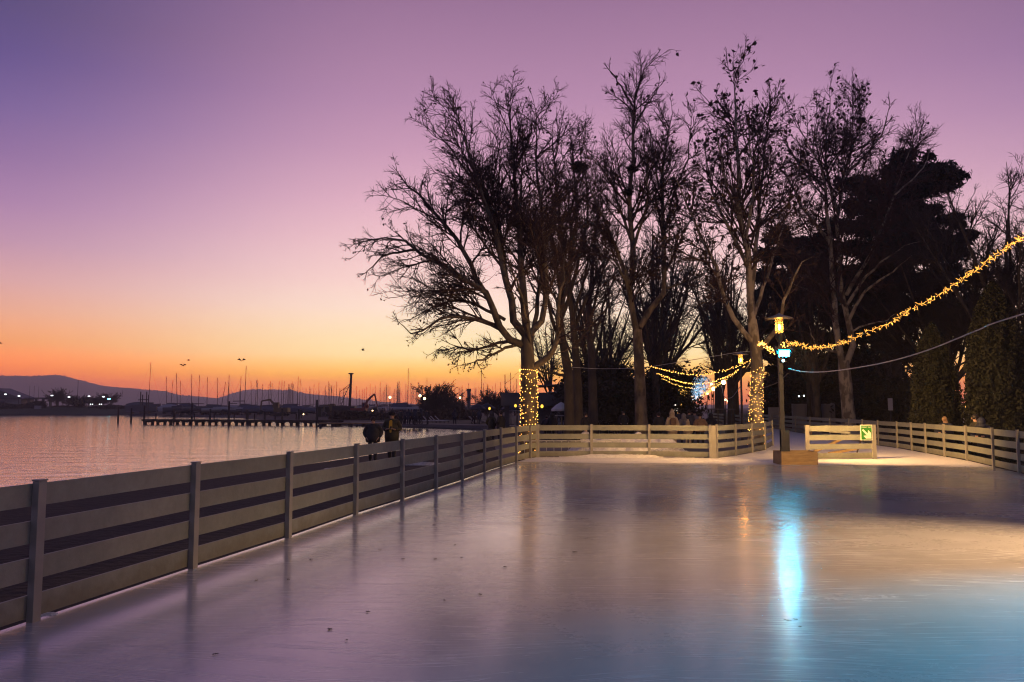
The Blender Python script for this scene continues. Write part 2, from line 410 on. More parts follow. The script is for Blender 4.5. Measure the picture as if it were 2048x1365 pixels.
hgt = M2('ADD', M2('ADD', M2('MULTIPLY', med, .25), M2('MULTIPLY', fine, .16)), M2('ADD', M2('MULTIPLY', scr, -.14), M2('MULTIPLY', M2('MULTIPLY', fine, snowm), 2.2)))
L(hgt, bp.inputs['Height']); L(bp.outputs['Normal'], B.inputs['Normal'])
bp2 = N('ShaderNodeBump'); bp2.inputs['Strength'].default_value = .16; bp2.inputs['Distance'].default_value = .010
L(hgt, bp2.inputs['Height']); L(bp2.outputs['Normal'], B.inputs['Coat Normal'])

ice_outline = [LEFT[0] + Vector((0, -14, 0)), LEFT[0]] + LEFT[1:] + FRONT[1:] + CURVE + CORR[1:] + RIGHT[::-1] + [RIGHT[0] + Vector((3, -14, 0))]
struct(flat('ice_rink', ice_outline, im, 0.0))
skirt = MB()
oo = [(p[0], p[1]) for p in ice_outline]
for a, b in zip(oo, oo[1:] + oo[:1]):
    skirt.add([(a[0], a[1], -.001), (b[0], b[1], -.001), (b[0], b[1], -.5), (a[0], a[1], -.5)], [(0, 1, 2, 3)])
struct(skirt.build('rink_base', MATS['wall_dark']))

# ------------------------------------------------------------------ land and water
SHORE = [(-14, -50), (-12.6, -8), (-11.4, 9), (-10.2, 17), (-8.1, 24), (-6.7, 29.5), (-5.5, 35), (-4.0, 43), (-2.0, 53), (-1.0, 62), (-.6, 74), (-1.8, 83), (-6.8, 89), (-12, 95), (-18, 101), (-23, 107),
         (-24, 112), (-33, 128), (-48, 156), (-62, 182), (-112, 244), (-160, 247), (-330, 247), (-1200, 320)]
GZ, WZ = -.25, -.65
gpts = [(x, y, GZ) for x, y in SHORE] + [(-1500, 2950, GZ), (3800, 2950, GZ), (3800, -50, GZ)]
struct(flat('ground', gpts, MATS['soil']))
bk = MB(); n_ = len(SHORE); rows = []
for i, (x, y) in enumerate(SHORE):
    a = Vector(SHORE[max(i - 1, 0)]); b = Vector(SHORE[min(i + 1, n_ - 1)]); t_ = (b - a).normalized(); nn = Vector((-t_.y, t_.x))
    rows.append(((x, y, GZ), (x + nn.x * .7, y + nn.y * .7, GZ - .25), (x + nn.x * 1.3, y + nn.y * 1.3, WZ - .5)))
for r_ in rows: bk.v += r_
for i in range(n_ - 1):
    for j in range(2): a = i * 3 + j; bk.f.append((a, a + 1, a + 4, a + 3))
struct(bk.build('shore_bank', mat('bank_stone', (.055, .05, .047), .9, col2=(.03, .028, .027), scale=.8, bump=.8, bscale=3)))

wm = bpy.data.materials.new('water'); wm.use_nodes = True
wt = wm.node_tree; wb = wt.nodes['Principled BSDF']
wb.inputs['Base Color'].default_value = (.66, .60, .60, 1); wb.inputs['Roughness'].default_value = .06; wb.inputs['IOR'].default_value = 1.6; wb.inputs['Metallic'].default_value = .72
wtc = wt.nodes.new('ShaderNodeTexCoord')
hs = []
for sc_, st_, rot in ((.30, (1, 3.5, 1), .1), (1.4, (1, 4.0, 1), -.12), (4.0, (1, 3.0, 1), .15)):
    mp_ = wt.nodes.new('ShaderNodeMapping'); mp_.inputs['Scale'].default_value = st_; mp_.inputs['Rotation'].default_value = (0, 0, rot)
    wt.links.new(wtc.outputs['Object'], mp_.inputs['Vector'])
    nn_ = wt.nodes.new('ShaderNodeTexNoise'); nn_.inputs['Scale'].default_value = sc_; nn_.inputs['Detail'].default_value = 4
    wt.links.new(mp_.outputs['Vector'], nn_.inputs['Vector']); hs.append((nn_.outputs['Fac'], 1 / sc_ ** .8))
acc = None
for f_, w_ in hs:
    m_ = wt.nodes.new('ShaderNodeMath'); m_.operation = 'MULTIPLY'; wt.links.new(f_, m_.inputs[0]); m_.inputs[1].default_value = w_
    if acc is None: acc = m_.outputs[0]
    else:
        a_ = wt.nodes.new('ShaderNodeMath'); a_.operation = 'ADD'; wt.links.new(acc, a_.inputs[0]); wt.links.new(m_.outputs[0], a_.inputs[1]); acc = a_.outputs[0]
wbp = wt.nodes.new('ShaderNodeBump'); wbp.inputs['Strength'].default_value = .2; wbp.inputs['Distance'].default_value = .10
wt.links.new(acc, wbp.inputs['Height']); wt.links.new(wbp.outputs['Normal'], wb.inputs['Normal'])
struct(flat('lake_water', [(-4400, -50, WZ), (60, -50, WZ), (60, 300, WZ), (-4400, 4400, WZ)], wm))

def patch_px(name, pts, m, z):
    return struct(flat(name, pts, m, z))
# promenade behind the rink, running down the alley, and lawn on the spit
patch_px('promenade', [(-.5, 30), (9.6, 30), (10.5, 34), (13, 44), (17.5, 60), (60, 250), (45, 250), (12, 64), (7, 46), (-1, 44)], MATS['paving'], GZ + .03)
patch_px('shore_path', [(-6.8, 90.5), (-.8, 84.5), (1, 80), (6, 80), (2, 88), (-6, 94), (-22, 110), (-24.5, 109.5)], MATS['paving'], GZ + .015)
patch_px('lawn', [(-6, 95), (3, 88), (30, 88), (40, 170), (-20, 150), (-22.5, 111)], MATS['lawn'], GZ + .008)

# hills across the lake -------------------------------------------------------
def hill(name, prof, d, depth, m):
    rng_ = np.random.default_rng(len(prof) * 7)
    xs = np.arange(prof[0][0], prof[-1][0] + .1, 3.0)
    ys = np.interp(xs, [p[0] for p in prof], [p[1] for p in prof])
    bumpy = rng_.random(len(xs)) * 1.6; bumpy = np.where(rng_.random(len(xs)) > .72, bumpy * 1.7, bumpy * .5)
    V = []; K = 9
    for x, y, bb in zip(xs, ys, bumpy):
        top = dp(x, y - bb, d)
        for k in range(K):
            t = k / (K - 1)                    # 0 = near foot, .5 = crest, 1 = far foot
            dd = d + (t - .5) * depth; s_ = math.sin(PI * t) ** 1.15
            V.append((top.x * dd / d, dd, -1 + (top.z + 1) * s_ * (1 if k == K // 2 else 1 - .06 * rng_.random())))
    Q = [(i * K + k, (i + 1) * K + k, (i + 1) * K + k + 1, i * K + k + 1) for i in range(len(xs) - 1) for k in range(K - 1)]
    struct(link(name, npmesh(name, V, Q, m)))
hill('hill', [(-420, 770), (-200, 757), (0, 752), (60, 753), (110, 751), (130, 753), (175, 765), (215, 774), (262, 777), (300, 781), (330, 783), (360, 791), (400, 794), (450, 799), (520, 806), (600, 812)], 2700, 1500, MATS['hill'])
hill('hill', [(330, 813), (400, 803), (440, 796), (470, 786), (500, 780), (520, 779), (528, 781), (545, 779), (566, 782), (580, 779), (592, 785), (620, 789), (680, 794), (740, 802), (800, 808), (900, 811), (1100, 812), (1500, 810), (1900, 812)], 3400, 1500, MATS['hill'])
hill('hill', [(-500, 806), (0, 805), (250, 803), (420, 806), (700, 811), (1000, 812.5)], 3700, 500, MATS['hill'])
# ------------------------------------------------------------------ fences
BH, GAP = .180, .113
def fence(name, pts, side, label, group=None, h=1.1, z0=.03, postw=.085, ends=(True, True)):
    root = thing(name, pts[0], label, 'fence', group)
    o = Vector(pts[0])
    for i, p in enumerate(pts):
        q = pts[min(i + 1, len(pts) - 1)]; r = pts[max(i - 1, 0)]
        t = (q - r).normalized(); nrm = Vector((-t.y, t.x, 0)) * side
        if (i == 0 and not ends[0]) or (i == len(pts) - 1 and not ends[1]): pass
        else:
            c = p - o + nrm * .045 + Vector((0, 0, (h + .02) / 2))
            m = MB().obox(c, t, (postw, .06, h + .02)).obox(c + Vector((0, 0, h / 2 + .018)), t, (postw + .012, .072, .012))
            m.build('post', MATS['post_paint'], root)
        if i < len(pts) - 1:
            t = (q - p).normalized(); L_ = (q - p).length; pm = MB(); c0 = (p + q) / 2 - o
            for k in range(4):
                zz = z0 + k * (BH + GAP * (h - z0 - 4 * BH) / (3 * GAP)) + BH / 2
                tilt = (random.random() - .5) * .006
                pm.obox(c0 + Vector((0, 0, zz + tilt)), t, (L_ - .012, .024, BH))
            pm.build('slat_panel', MATS['board'], root)
    return root
fence('rink_fence', LEFT, -1, 'long pale board fence along the lake side of the ice')
fence('rink_fence', FRONT, -1, 'short pale board fence across the far ice, before the snow heap')
fence('rink_fence', CURVE, -1, 'curving pale board fence round the foot of the light wrapped tree', postw=.075)
fence('rink_fence', RIGHT, 1, 'long pale board fence along the park side of the ice, running far back')
fence('rink_fence', CORR[1:], -1, 'distant pale fence on the left of the ice lane behind the curved fence')
# wide board that closes the corner between the front and curved fences
wp = MB().obox((FRONT[-1] + CURVE[0]) / 2 + Vector((0, -.03, .55)), (1, 0, 0), (.2, .03, 1.1)).build('board', MATS['post_paint'])
tag(wp, 'upright wide board closing the joint between two rink fences', 'board'); wp.name = 'corner_board'

# free standing panel with the exit sign ------------------------------------
ga, gb = gp(1612, 920), gp(1752, 918)
groot = thing('fence_panel', ga, 'free standing board panel carrying the green arrow sign', 'fence panel')
t = (gb - ga).normalized(); Lg = (gb - ga).length
m = MB()
for k in range(4): m.obox((gb - ga) / 2 + Vector((0, 0, .03 + k * .30 + BH / 2)), t, (Lg - .1, .024, BH))
m.build('slat_panel', MATS['board'], groot)
for k, x in enumerate((.06, Lg - .07)):
    m = MB().obox(t * x + Vector((0, -.035 if k == 0 else -.03, .56)), t, (.13 if k == 0 else .15, .045, 1.16)); m.build('post', MATS['post_paint'], groot)
for x in (.25, Lg - .4):
    MB().tube([t * x + Vector((0, .03, .95)), t * x + Vector((.0, .75, .02))], .025, 4).build('brace', MATS['plank_end'], groot)
# loose boards leaning against the back of that panel
lb = thing('plank_stack', gp(1690, 912) + Vector((0, .6, 0)), 'loose planks lying behind the free standing panel', 'planks')
for k, (a, b) in enumerate((((-.9, .2, .05), (.7, .9, .62)), ((-.7, 1.3, .9), (.6, .3, .78)), ((-.3, .1, .04), (.95, .5, .2)))):
    MB().tube([a, b], .06, 4).build('plank', MATS['plank'] if k != 1 else MATS['board'], lb)

sroot = thing('exit_sign', (0, 0, 0), 'green sign with a pale arrow pointing down to the right', 'sign')
sc_ = ga + t * (Lg - .36) + Vector((0, -.075, .88)); sroot.location = sc_; sroot.rotation_euler = (0, 0, math.atan2(t.y, t.x))
sw, sh = .445, .52
MB().box(-sw / 2, sw / 2, 0, .012, -sh / 2, sh / 2).build('backing', MATS['sign_cream'], sroot)
MB().box(-sw / 2 + .028, sw / 2 - .028, -.004, -.001, -sh / 2 + .028, sh / 2 - .028).build('field', MATS['sign_green'], sroot)
ar = [(-.15, .10), (-.115, .135), (.06, -.03), (.055, .09), (.155, .0), (.165, -.195), (-.02, -.195), (-.115, -.105), (.01, -.115), (-.14, .06)]
ar = [(-.165, .075), (-.125, .115), (.045, -.035), (.06, .085), (.165, -.02), (.175, -.205), (-.025, -.205), (-.12, -.11), (.005, -.095)]
MB().prism([(x, -.005, z) for x, z in ar], (0, -.003, 0)).build('arrow', MATS['sign_cream'], sroot)
for word, x_, w_ in (('KIJÁRAT', -.073, .215), ('EXIT', .125, .115)):
    cu = bpy.data.curves.new('lettering', 'FONT'); cu.body = word; cu.size = .062; cu.align_x = 'CENTER'; cu.extrude = .001
    to = bpy.data.objects.new('lettering_tmp', cu); COL.objects.link(to); bpy.context.view_layer.update()
    tm = bpy.data.meshes.new_from_object(to.evaluated_get(bpy.context.evaluated_depsgraph_get())); bpy.data.objects.remove(to)
    tm.transform(Matrix.Scale(w_ / 2 / max(v_.co.x for v_ in tm.vertices), 4, (1, 0, 0)))
    tm.transform(Matrix.Translation((x_, -.006, .155)) @ Matrix.Rotation(PI / 2, 4, 'X')); tm.materials.clear(); tm.materials.append(MATS['sign_cream'])
    link('lettering', tm, sroot)

# ------------------------------------------------------------------ wooden box, lamp post, flood lights
bx0 = gp(1564, 930); bw = 1.06
wb_ = thing('planter_box', bx0, 'low wooden box around the foot of the lamp post', 'box')
for k, z in enumerate((0.0, .132, .264)):
    h_ = .128
    MB().box(0, bw, 0, .03, z, z + h_).build('plank', MATS['plank'], wb_); MB().box(0, bw, .72, .75, z, z + h_).build('plank', MATS['plank'], wb_)
MB().box(-.022, -.002, .0, .75, 0, .392).build('side', MATS['plank_end'], wb_); MB().box(bw + .002, bw + .022, .0, .75, 0, .392).build('side', MATS['plank_end'], wb_)
MB().box(.002, bw - .002, .032, .718, .2, .33).build('soil_fill', MATS['soil'], wb_)
LP = bx0 + Vector((.155, .36, 0))
lampglass = bpy.data.materials.new('lamp_glass'); lampglass.use_nodes = True
lt = lampglass.node_tree; lt.nodes.clear()
tr = lt.nodes.new('ShaderNodeBsdfTransparent'); tr.inputs[0].default_value = (1, .86, .6, 1)
df = lt.nodes.new('ShaderNodeBsdfTranslucent'); df.inputs[0].default_value = (.9, .72, .42, 1)
ms = lt.nodes.new('ShaderNodeMixShader'); ms.inputs[0].default_value = .10; lo = lt.nodes.new('ShaderNodeOutputMaterial')
lt.links.new(tr.outputs[0], ms.inputs[1]); lt.links.new(df.outputs[0], ms.inputs[2]); lt.links.new(ms.outputs[0], lo.inputs['Surface'])
def lamp_post(loc, label, watts, square=True, rz=0, fancy=True, name='street_lamp', h=4.55, core='lamp_core'):
    r = thing(name, loc, label, 'street lamp', None, rz)
    m = MB()
    if square: m.box(-.062, .062, -.062, .062, 0, h - .95)
    else: m.tube([(0, 0, 0), (0, 0, h - .9)], [.07, .05], 10)
    m.build('post', MATS['metal_dark'], r)
    if square: MB().box(-.062, .19, -.09, .064, .38, 1.02).build('fuse_box', MATS['metal_dark'], r)
    c = h - 1.02
    MB().lathe([(.045, c), (.05, c + .2), (.10, c + .28), (.15, c + .42), (.15, c + .46)], 14).build('socket', MATS['metal_dark'], r)
    MB().lathe([(.125, c + .462), (.125, c + .93), (.118, c + .93), (.118, c + .462)], 18).build('lamp_glass', lampglass, r, True)
    MB().lathe([(.015, c + .56), (.03, c + .61), (.034, c + .68), (.025, c + .73), (.01, c + .75)], 10).build('bulb', MATS[core], r, True)
    m = MB(); m.lathe([(.40, c + .930), (.405, c + .940), (.20, c + 1.0), (.05, c + 1.06), (.02, c + 1.1)], 26); m.build('lamp_shade', MATS['metal_grey'], r, True)
    if fancy:
        m = MB()
        for k in range(4):
            a = PI / 4 + k * PI / 2; m.tube([(.13 * math.cos(a), .13 * math.sin(a), c + .45), (.13 * math.cos(a), .13 * math.sin(a), c + .95)], .006, 4)
        m.build('cage', MATS['metal_dark'], r)
    if watts:
        l = bpy.data.lights.new('lamp_light', 'POINT'); l.energy = watts; l.color = (1, .56, .20); l.shadow_soft_size = .10
        o = bpy.data.objects.new('lamp_light', l); COL.objects.link(o); o.parent = r; o.location = (0, 0, c + .68)
    return r
lamp_post(LP, 'lit round shaded street lamp rising out of the wooden box on the ice', 45)
# helper for flood lights clamped to a post
def flood(loc, rz, tilt, label, lens, w=.30, h=.19, spot=None, group=None):
    r = thing('floodlight', loc, label, 'floodlight', group); r.rotation_euler = (tilt, 0, rz)
    MB().box(-w / 2 - .02, w / 2 + .02, 0, .07, -h / 2 - .02, h / 2 + .02).build('housing', MATS['metal_dark'], r)
    MB().box(-w / 2, w / 2, -.004, -.001, -h / 2, h / 2).build('lens', MATS[lens], r)
    MB().box(-.02, .02, .07, .17, -.02, .02).box(-w / 2 - .03, -w / 2 - .021, .01, .12, -.02, .02).box(w / 2 + .021, w / 2 + .03, .01, .12, -.02, .02).box(-w / 2 - .03, w / 2 + .03, .121, .13, -.02, .02).build('bracket', MATS['metal_grey'], r)
    if spot:
        en, colr, ang = spot
        l = bpy.data.lights.new('flood_beam', 'SPOT'); l.energy = en; l.color = colr; l.spot_size = math.radians(ang); l.spot_blend = 1.0; l.shadow_soft_size = .1
        o = bpy.data.objects.new('flood_beam', l); COL.objects.link(o); o.parent = r; o.location = (0, -.03, 0); o.rotation_euler = (-PI / 2, 0, 0)
    return r
fz = 3.36
flood(LP + Vector((.06, -.20, fz)), math.radians(4), math.radians(10), 'glaring cyan floodlight facing the ice from the lamp post', 'led_cyan', .34, .20)
flood(LP + Vector((-.17, -.12, fz + .09)), math.radians(-128), math.radians(20), 'floodlight on the lamp post turned away toward the front fence', 'led_warm_flood', .28, .2, (1700, (1, .54, .18), 125))
flood(LP + Vector((.27, -.02, fz + .12)), math.radians(124), math.radians(17), 'floodlight on the lamp post turned away toward the park side fence', 'led_warm_flood', .28, .2, (4600, (1, .54, .18), 125))
sm = thing('floodlight', LP + Vector((.03, -.14, fz - .22)), 'small round cyan lamp below the glaring floodlight', 'floodlight')
MB().tube([(0, .06, 0), (0, -.02, 0)], .06, 12).build('housing', MATS['metal_dark'], sm); MB().ball((0, -.045, 0), .045, 10, 6, (1, .5, 1)).build('lens', MATS['led_pale'], sm, True)
# the lamp post just beyond the right edge of the picture that carries the garland's other end
LP2 = Vector((10.9, 9.0, 0))
lamp_post(LP2, 'lamp post outside the ice at the near end of the light garland', 350, h=5.4)
flood(LP2 + Vector((-.2, -.1, 4.3)), math.radians(-98), math.radians(40), 'warm floodlight on the near lamp post aimed at the ice', 'led_warm_flood', .3, .2, (8000, (1, .60, .26), 62))
flood(LP2 + Vector((-.3, .18, 4.9)), math.radians(188), math.radians(8), 'warm floodlight on the near lamp post aimed at the far fences', 'led_warm_flood', .3, .2, (5500, (1, .54, .18), 60))
flood(LP2 + Vector((-.1, -.22, 3.9)), math.radians(-65), math.radians(36), 'cyan floodlight on the near lamp post aimed at the ice edge', 'led_pale', .3, .2, (8200, (.01, .60, .88), 44))

# ------------------------------------------------------------------ cables and light garlands
def spline(P, n):
    P = [np.array(p, float) for p in P]; P = [2 * P[0] - P[1]] + P + [2 * P[-1] - P[-2]]; out = []
    segs = len(P) - 3
    for i in range(n):
        s = i / (n - 1) * segs; k = min(int(s), segs - 1); t = s - k; a, b, c, d_ = P[k:k + 4]
        out.append(.5 * ((2 * b) + (-a + c) * t + (2 * a - 5 * b + 4 * c - d_) * t * t + (-a + 3 * b - 3 * c + d_) * t ** 3))
    return out
def cable(name, pts, r, m, label, cat='cable', n=40):
    q = spline(pts, n); o = Vector(q[0]); b = MB().tube([Vector(x) - o for x in q], r, 5)
    ob = b.build(name, MATS[m], None, True, o); return tag(ob, label, cat)
gar_px = [(1573, 684), (1601, 690), (1634, 695), (1674, 687.5), (1714, 674), (1773, 648), (1817, 622), (1864.6, 595), (1919.6, 564), (1963.5, 531), (2022, 490), (2060, 462), (2200, 345), (2420, 165)]
dd = np.interp(np.linspace(0, 1, 14), [0, 1], [1, 1])
gx = np.array([p[0] for p in gar_px]); gd = np.interp(gx, [1573, 1700, 1850, 1960, 2060, 2200, 2420], [24.1, 22.6, 20.2, 18.2, 16.0, 13.4, 11.0])
GAR = spline([dp(px, py, d_) for (px, py), d_ in zip(gar_px, gd)] + [LP2 + Vector((0, 0, 5.0))], 125)
groot = thing('light_garland', GAR[0], 'thick garland of warm lights sagging from the lamp post to the right', 'string lights')
MB().tube([Vector(p - GAR[0]) for p in GAR[::6]], .008, 4).build('cable', MATS['cable_dark'], groot, True)
rg = random.Random(3)
sprigs = []
for v_ in range(4):
    m = MB()
    for k in range(5):
        dv = Vector((rg.uniform(-1, 1), rg.uniform(-1, 1), rg.uniform(-1, .7))).normalized(); a = dv * .003; b = dv * rg.uniform(.06, .125)
        m.tube([a, a * .4 + b * .6, b], [.0012, .0042, .0016], 5)
    sprigs.append(m.mesh('led_sprig', MATS['bulb_warm_near']))
vis = [i for i in range(len(GAR))]
order = sorted(vis, key=lambda i: GAR[i][1]); inframe = [i for i in order if GAR[i][0] / max(GAR[i][1], .1) * F + 1024 < 2090]
near = set(inframe[:100]); rest = MB()
for i, p in enumerate(GAR):
    off = Vector((rg.gauss(0, .02), rg.gauss(0, .02), rg.gauss(0, .025)))
    loc = Vector(p - GAR[0]) + off
    if i in near:
        o = link('led_sprig', sprigs[i % 4], groot, loc); o.rotation_euler = (rg.uniform(0, 6), rg.uniform(0, 6), rg.uniform(0, 6))
    else:
        mm = Matrix.Rotation(rg.uniform(0, 6), 4, 'Z') @ Matrix.Rotation(rg.uniform(0, 6), 4, 'X'); me = sprigs[i % 4]
        rest.add([loc + mm @ v_.co for v_ in me.vertices], [tuple(p_.vertices) for p_ in me.polygons])
tag(rest.build('led_sprigs', MATS['bulb_warm_near'], groot), kind='stuff')

cpx = [(1577, 738), (1600, 743), (1640, 744.5), (1700, 738), (1780, 723), (1860, 699), (1950, 663), (2048, 628)]
cdp = np.interp([p[0] for p in cpx], [1577, 2048], [24.0, 15.5])
cable('cable', [dp(a, b, c) for (a, b), c in zip(cpx, cdp)] + [LP2 + Vector((0, 0, 4.2))], .016, 'cable_white', 'pale cable sagging from the lamp post to the right below the garland')
def string_of_lights(P, label, group, step, rad, m, parts, sag_n=60, jit=.02, clump=1):
    q = spline(P, sag_n); o = Vector(q[0]); Ltot = sum((Vector(b) - Vector(a)).length for a, b in zip(q, q[1:]))
    r = thing('string_lights', o, label, 'string lights', group)
    MB().tube([Vector(x) - o for x in q[::2]], .006, 4).build('cable', MATS['cable_dark'], r)
    n = int(Ltot / step); bm_ = MB().ball((0, 0, 0), rad, 5, 4).mesh('bulb', MATS[m]); restm = MB()
    for i in range(n):
        s_ = i / max(n - 1, 1) * (len(q) - 1); k = min(int(s_), len(q) - 2); p = Vector(q[k]).lerp(Vector(q[k + 1]), s_ - k) - o
        p += Vector((rg.gauss(0, jit), rg.gauss(0, jit), rg.gauss(0, jit)))
        if parts and i < 100: link('bulb', bm_, r, p)
        else: restm.ball(p, rad, 5, 3)
    if restm.v: tag(restm.build('bulbs', MATS[m], r), kind='stuff')
    return r
# short garland from the lamp post to the wrapped tree
TD = gp(1512, 888, 0); TD.z = GZ
string_of_lights([dp(1572, 688, 24.2), dp(1556, 703, 26), dp(1540, 700, 29), dp(1525, 688, 33), dp(1516, 690, 34.2)], 'short string of warm lights from the lamp post to the pale wrapped tree', None, .075, .017, 'bulb_warm', True, jit=.05)
AX = lambda d_: 5.45 + .22 * (d_ - 34)          # left row of the alley
for k, d_ in enumerate((38, 47, 56, 65, 76, 90, 106, 126)):
    a = Vector((AX(d_) + .25, d_, 3.68)); w_ = 5.0; b = Vector((AX(d_) + .25 + w_, d_ - .6, 4.1)); sag = (.62, .8, .85, .9, .95, 1, 1, 1)[k]
    pts = [a, a.lerp(b, .25) + Vector((0, 0, -sag * .72)), a.lerp(b, .5) + Vector((0, 0, -sag)), a.lerp(b, .75) + Vector((0, 0, -sag * .72)), b]
    pos = ('nearest of the strings of lights across the alley', 'second nearest string of lights across the alley')
    string_of_lights(pts, pos[k] if k < 2 else 'string of warm lights hung between the tree rows far down the alley', 'strings of lights across the alley', .055 if k < 2 else .08, .016 + .0052 * k, 'bulb_warm' if k < 2 else 'bulb_far', k < 2, jit=.025)
# cold white starbursts hanging on the alley axis
for k, d_ in enumerate((39.5, 45, 52, 60, 70, 84, 104)):
    c = Vector((AX(d_) + 2.75, d_, 2.95 - .03 * k)); r = thing('starburst_light', c, 'largest cold white starburst of tiny lights hanging in the alley' if k == 0 else 'cold white starburst of lights hanging deeper in the alley', 'light ornament', 'starbursts hanging in the alley')
    m = MB(); mb = MB()
    for j in range(46):
        dv = Vector((rg.gauss(0, 1), rg.gauss(0, 1), rg.gauss(0, 1))).normalized(); R_ = rg.uniform(.38, .62); m.tube([(0, 0, 0), dv * R_], .003, 3)
        for q_ in range(5): mb.ball(dv * R_ * (.3 + .7 * (q_ + rg.random()) / 5), .0085 + .0016 * k, 4, 3)
    m.build('spokes', MATS['cable_dark'], r); tag(mb.build('bulbs', MATS['bulb_cold'], r), kind='stuff')
cable('cable', [dp(1130, 734, 42), dp(1200, 738, 42), dp(1280, 736, 38.6), dp(1350, 726, 37), dp(1470, 706, 35), dp(1500, 704, 34.4)], .012, 'cable_white', 'thin pale cable strung level between the bare trees')
cable('cable', [dp(1578, 745, 24.2), dp(1556, 765, 27), dp(1525, 778, 32), dp(1510, 790, 33.8)], .014, 'cable_dark', 'dark cable drooping from the lamp post to the wrapped tree')
cable('cable', [dp(1482, 772, 41), dp(1462, 796, 52), dp(1448, 792, 66), dp(1443, 772, 76)], .02, 'cable_white', 'pale cable drooping between two alley lamps')

# ------------------------------------------------------------------ snow
def snow_heap(label, loc, sx, sy, h, seed, m='snow', n=48, lump=.35):
    rng_ = np.random.default_rng(seed); g = rng_.random((n + 8, n + 8))
    def blur(a, k):
        for _ in range(k): a = (a + np.roll(a, 1, 0) + np.roll(a, -1, 0) + np.roll(a, 1, 1) + np.roll(a, -1, 1)) / 5
        return a
    big_ = blur(g, 8)[:n, :n]; big_ = (big_ - big_.min()) / np.ptp(big_); sm_ = blur(rng_.random((n, n)), 1)
    X, Y = np.meshgrid(np.linspace(-1, 1, n), np.linspace(-1, 1, n), indexing='ij')
    e = np.clip(1 - (X ** 2) ** 1.2 - (Y ** 2), 0, 1) ** .75
    Z = e * (.45 + .55 * big_) * h + (sm_ - .5) * lump * h * (e > .02) - .012
    V = np.stack([X * sx, Y * sy, Z], -1).reshape(-1, 3)
    Q = [(i * n + j, (i + 1) * n + j, (i + 1) * n + j + 1, i * n + j + 1) for i in range(n - 1) for j in range(n - 1)]
    o = link('snow_heap', npmesh('snow_heap', V, Q, MATS[m], True), None, loc)
    return tag(o, label, 'snow heap')
p = gp(1225, 913.5); snow_heap('low ridge of scraped snow at the foot of the front fence', p + Vector((.3, -.25, 0)), 2.1, .42, .16, 2)
p = gp(1250, 905); snow_heap('tall heap of shovelled snow behind the front fence', Vector((4.35, 30.6, GZ + .05)), 2.5, 1.6, 1.12, 5, 'snow', 64, .22)
snow_heap('snow heap spilling out at the foot of the tall heap', Vector((5.6, 29.6, GZ + .05)), 1.5, .8, .5, 9, 'snow_dirty')
snow_heap('thin drift of snow beside the fence corner', gp(1090, 919) + Vector((0, -.15, 0)), .6, .25, .06, 11)
snow_heap('flat streak of slush near the curved fence', gp(1440, 922), 2.2, .5, .045, 12, 'snow', 48, .5)
snow_heap('slush patch left by the lake side fence', gp(92, 1229), .12, .06, .035, 13)
snow_heap('slush patch on the bank outside the lake side fence', gp(845, 930, GZ) , .9, .35, .12, 14, 'snow_dirty')
snow_heap('old snow patch on the bank near the strolling men', gp(690, 938, GZ), .7, .3, .08, 15, 'snow_dirty')

# fallen leaves frozen on the ice
lf = []
for k in range(3):
    pts = []
    for j in range(10):
        a = 2 * PI * j / 10; r_ = (.05 if j % 2 == 0 else .022) * rg.uniform(.7, 1.2); pts.append((r_ * math.cos(a), r_ * math.sin(a), .003 + .004 * rg.random()))
    lf.append(MB().prism(pts, (0, 0, .003)).mesh('fallen_leaf', MATS['dry_leaf']))
lpx = [(512, 1162), (537, 1164), (576, 1160), (610, 1133), (622, 1120), (581, 1177), (659, 1260), (672, 1266), (693, 1282), (700, 1285), (806, 1119), (820, 1133), (923, 1117), (878, 1134), (889, 1202), (912, 1216), (870, 1118), (840, 1108),
       (910, 1090), (846, 1037), (868, 1050), (1590, 1240), (1600, 1255), (1575, 1242), (1571, 1178), (1800, 931), (1931, 934), (1942, 933), (1010, 1135), (960, 1190), (735, 1225), (690, 1160), (760, 1100), (805, 1080), (1290, 1012), (1085, 1010), (1150, 1105), (1440, 1270), (430, 1310), (440, 1316), (1385, 990), (1460, 1100)]
for i, (px, py) in enumerate(lpx[::2] + lpx[21:31:2]):
    o = link('fallen_leaf', lf[i % 3], None, gp(px, py, .002)); o.rotation_euler = (0, 0, rg.uniform(0, 6)); s_ = rg.uniform(.2, .5); o.scale = (s_ * 1.2, s_, 1)
    tag(o, 'small dark withered leaf lying on the smooth ice', 'leaf', 'withered leaves on the ice')
# ------------------------------------------------------------------ bare trees (vectorised branches)
def tubes(P, R, Sd):
    N_, K, _ = P.shape
    T = np.gradient(P, axis=1); T /= np.linalg.norm(T, axis=2, keepdims=True) + 1e-9
    m_ = T.mean(1); ref = np.where(np.abs(m_[:, 2:3]) > .8, np.array([[1., .2, 0]]), np.array([[0, 0.1, 1.]]))
    U = np.cross(T, ref[:, None, :]); U /= np.linalg.norm(U, axis=2, keepdims=True) + 1e-9; Wv = np.cross(T, U)
    a = np.arange(Sd) * 2 * PI / Sd
    V = P[:, :, None, :] + R[:, :, None, None] * (np.cos(a)[None, None, :, None] * U[:, :, None, :] + np.sin(a)[None, None, :, None] * Wv[:, :, None, :])
    idx = np.arange(N_ * K * Sd).reshape(N_, K, Sd); nx = np.roll(idx, -1, 2)
    Q = np.stack([idx[:, :-1], nx[:, :-1], nx[:, 1:], idx[:, 1:]], -1).reshape(-1, 4)
    return V.reshape(-1, 3), Q
def join(parts):
    Vs, Qs, k = [], [], 0
    for V, Q in parts: Vs.append(V); Qs.append(Q + k); k += len(V)
    return np.concatenate(Vs), np.concatenate(Qs)
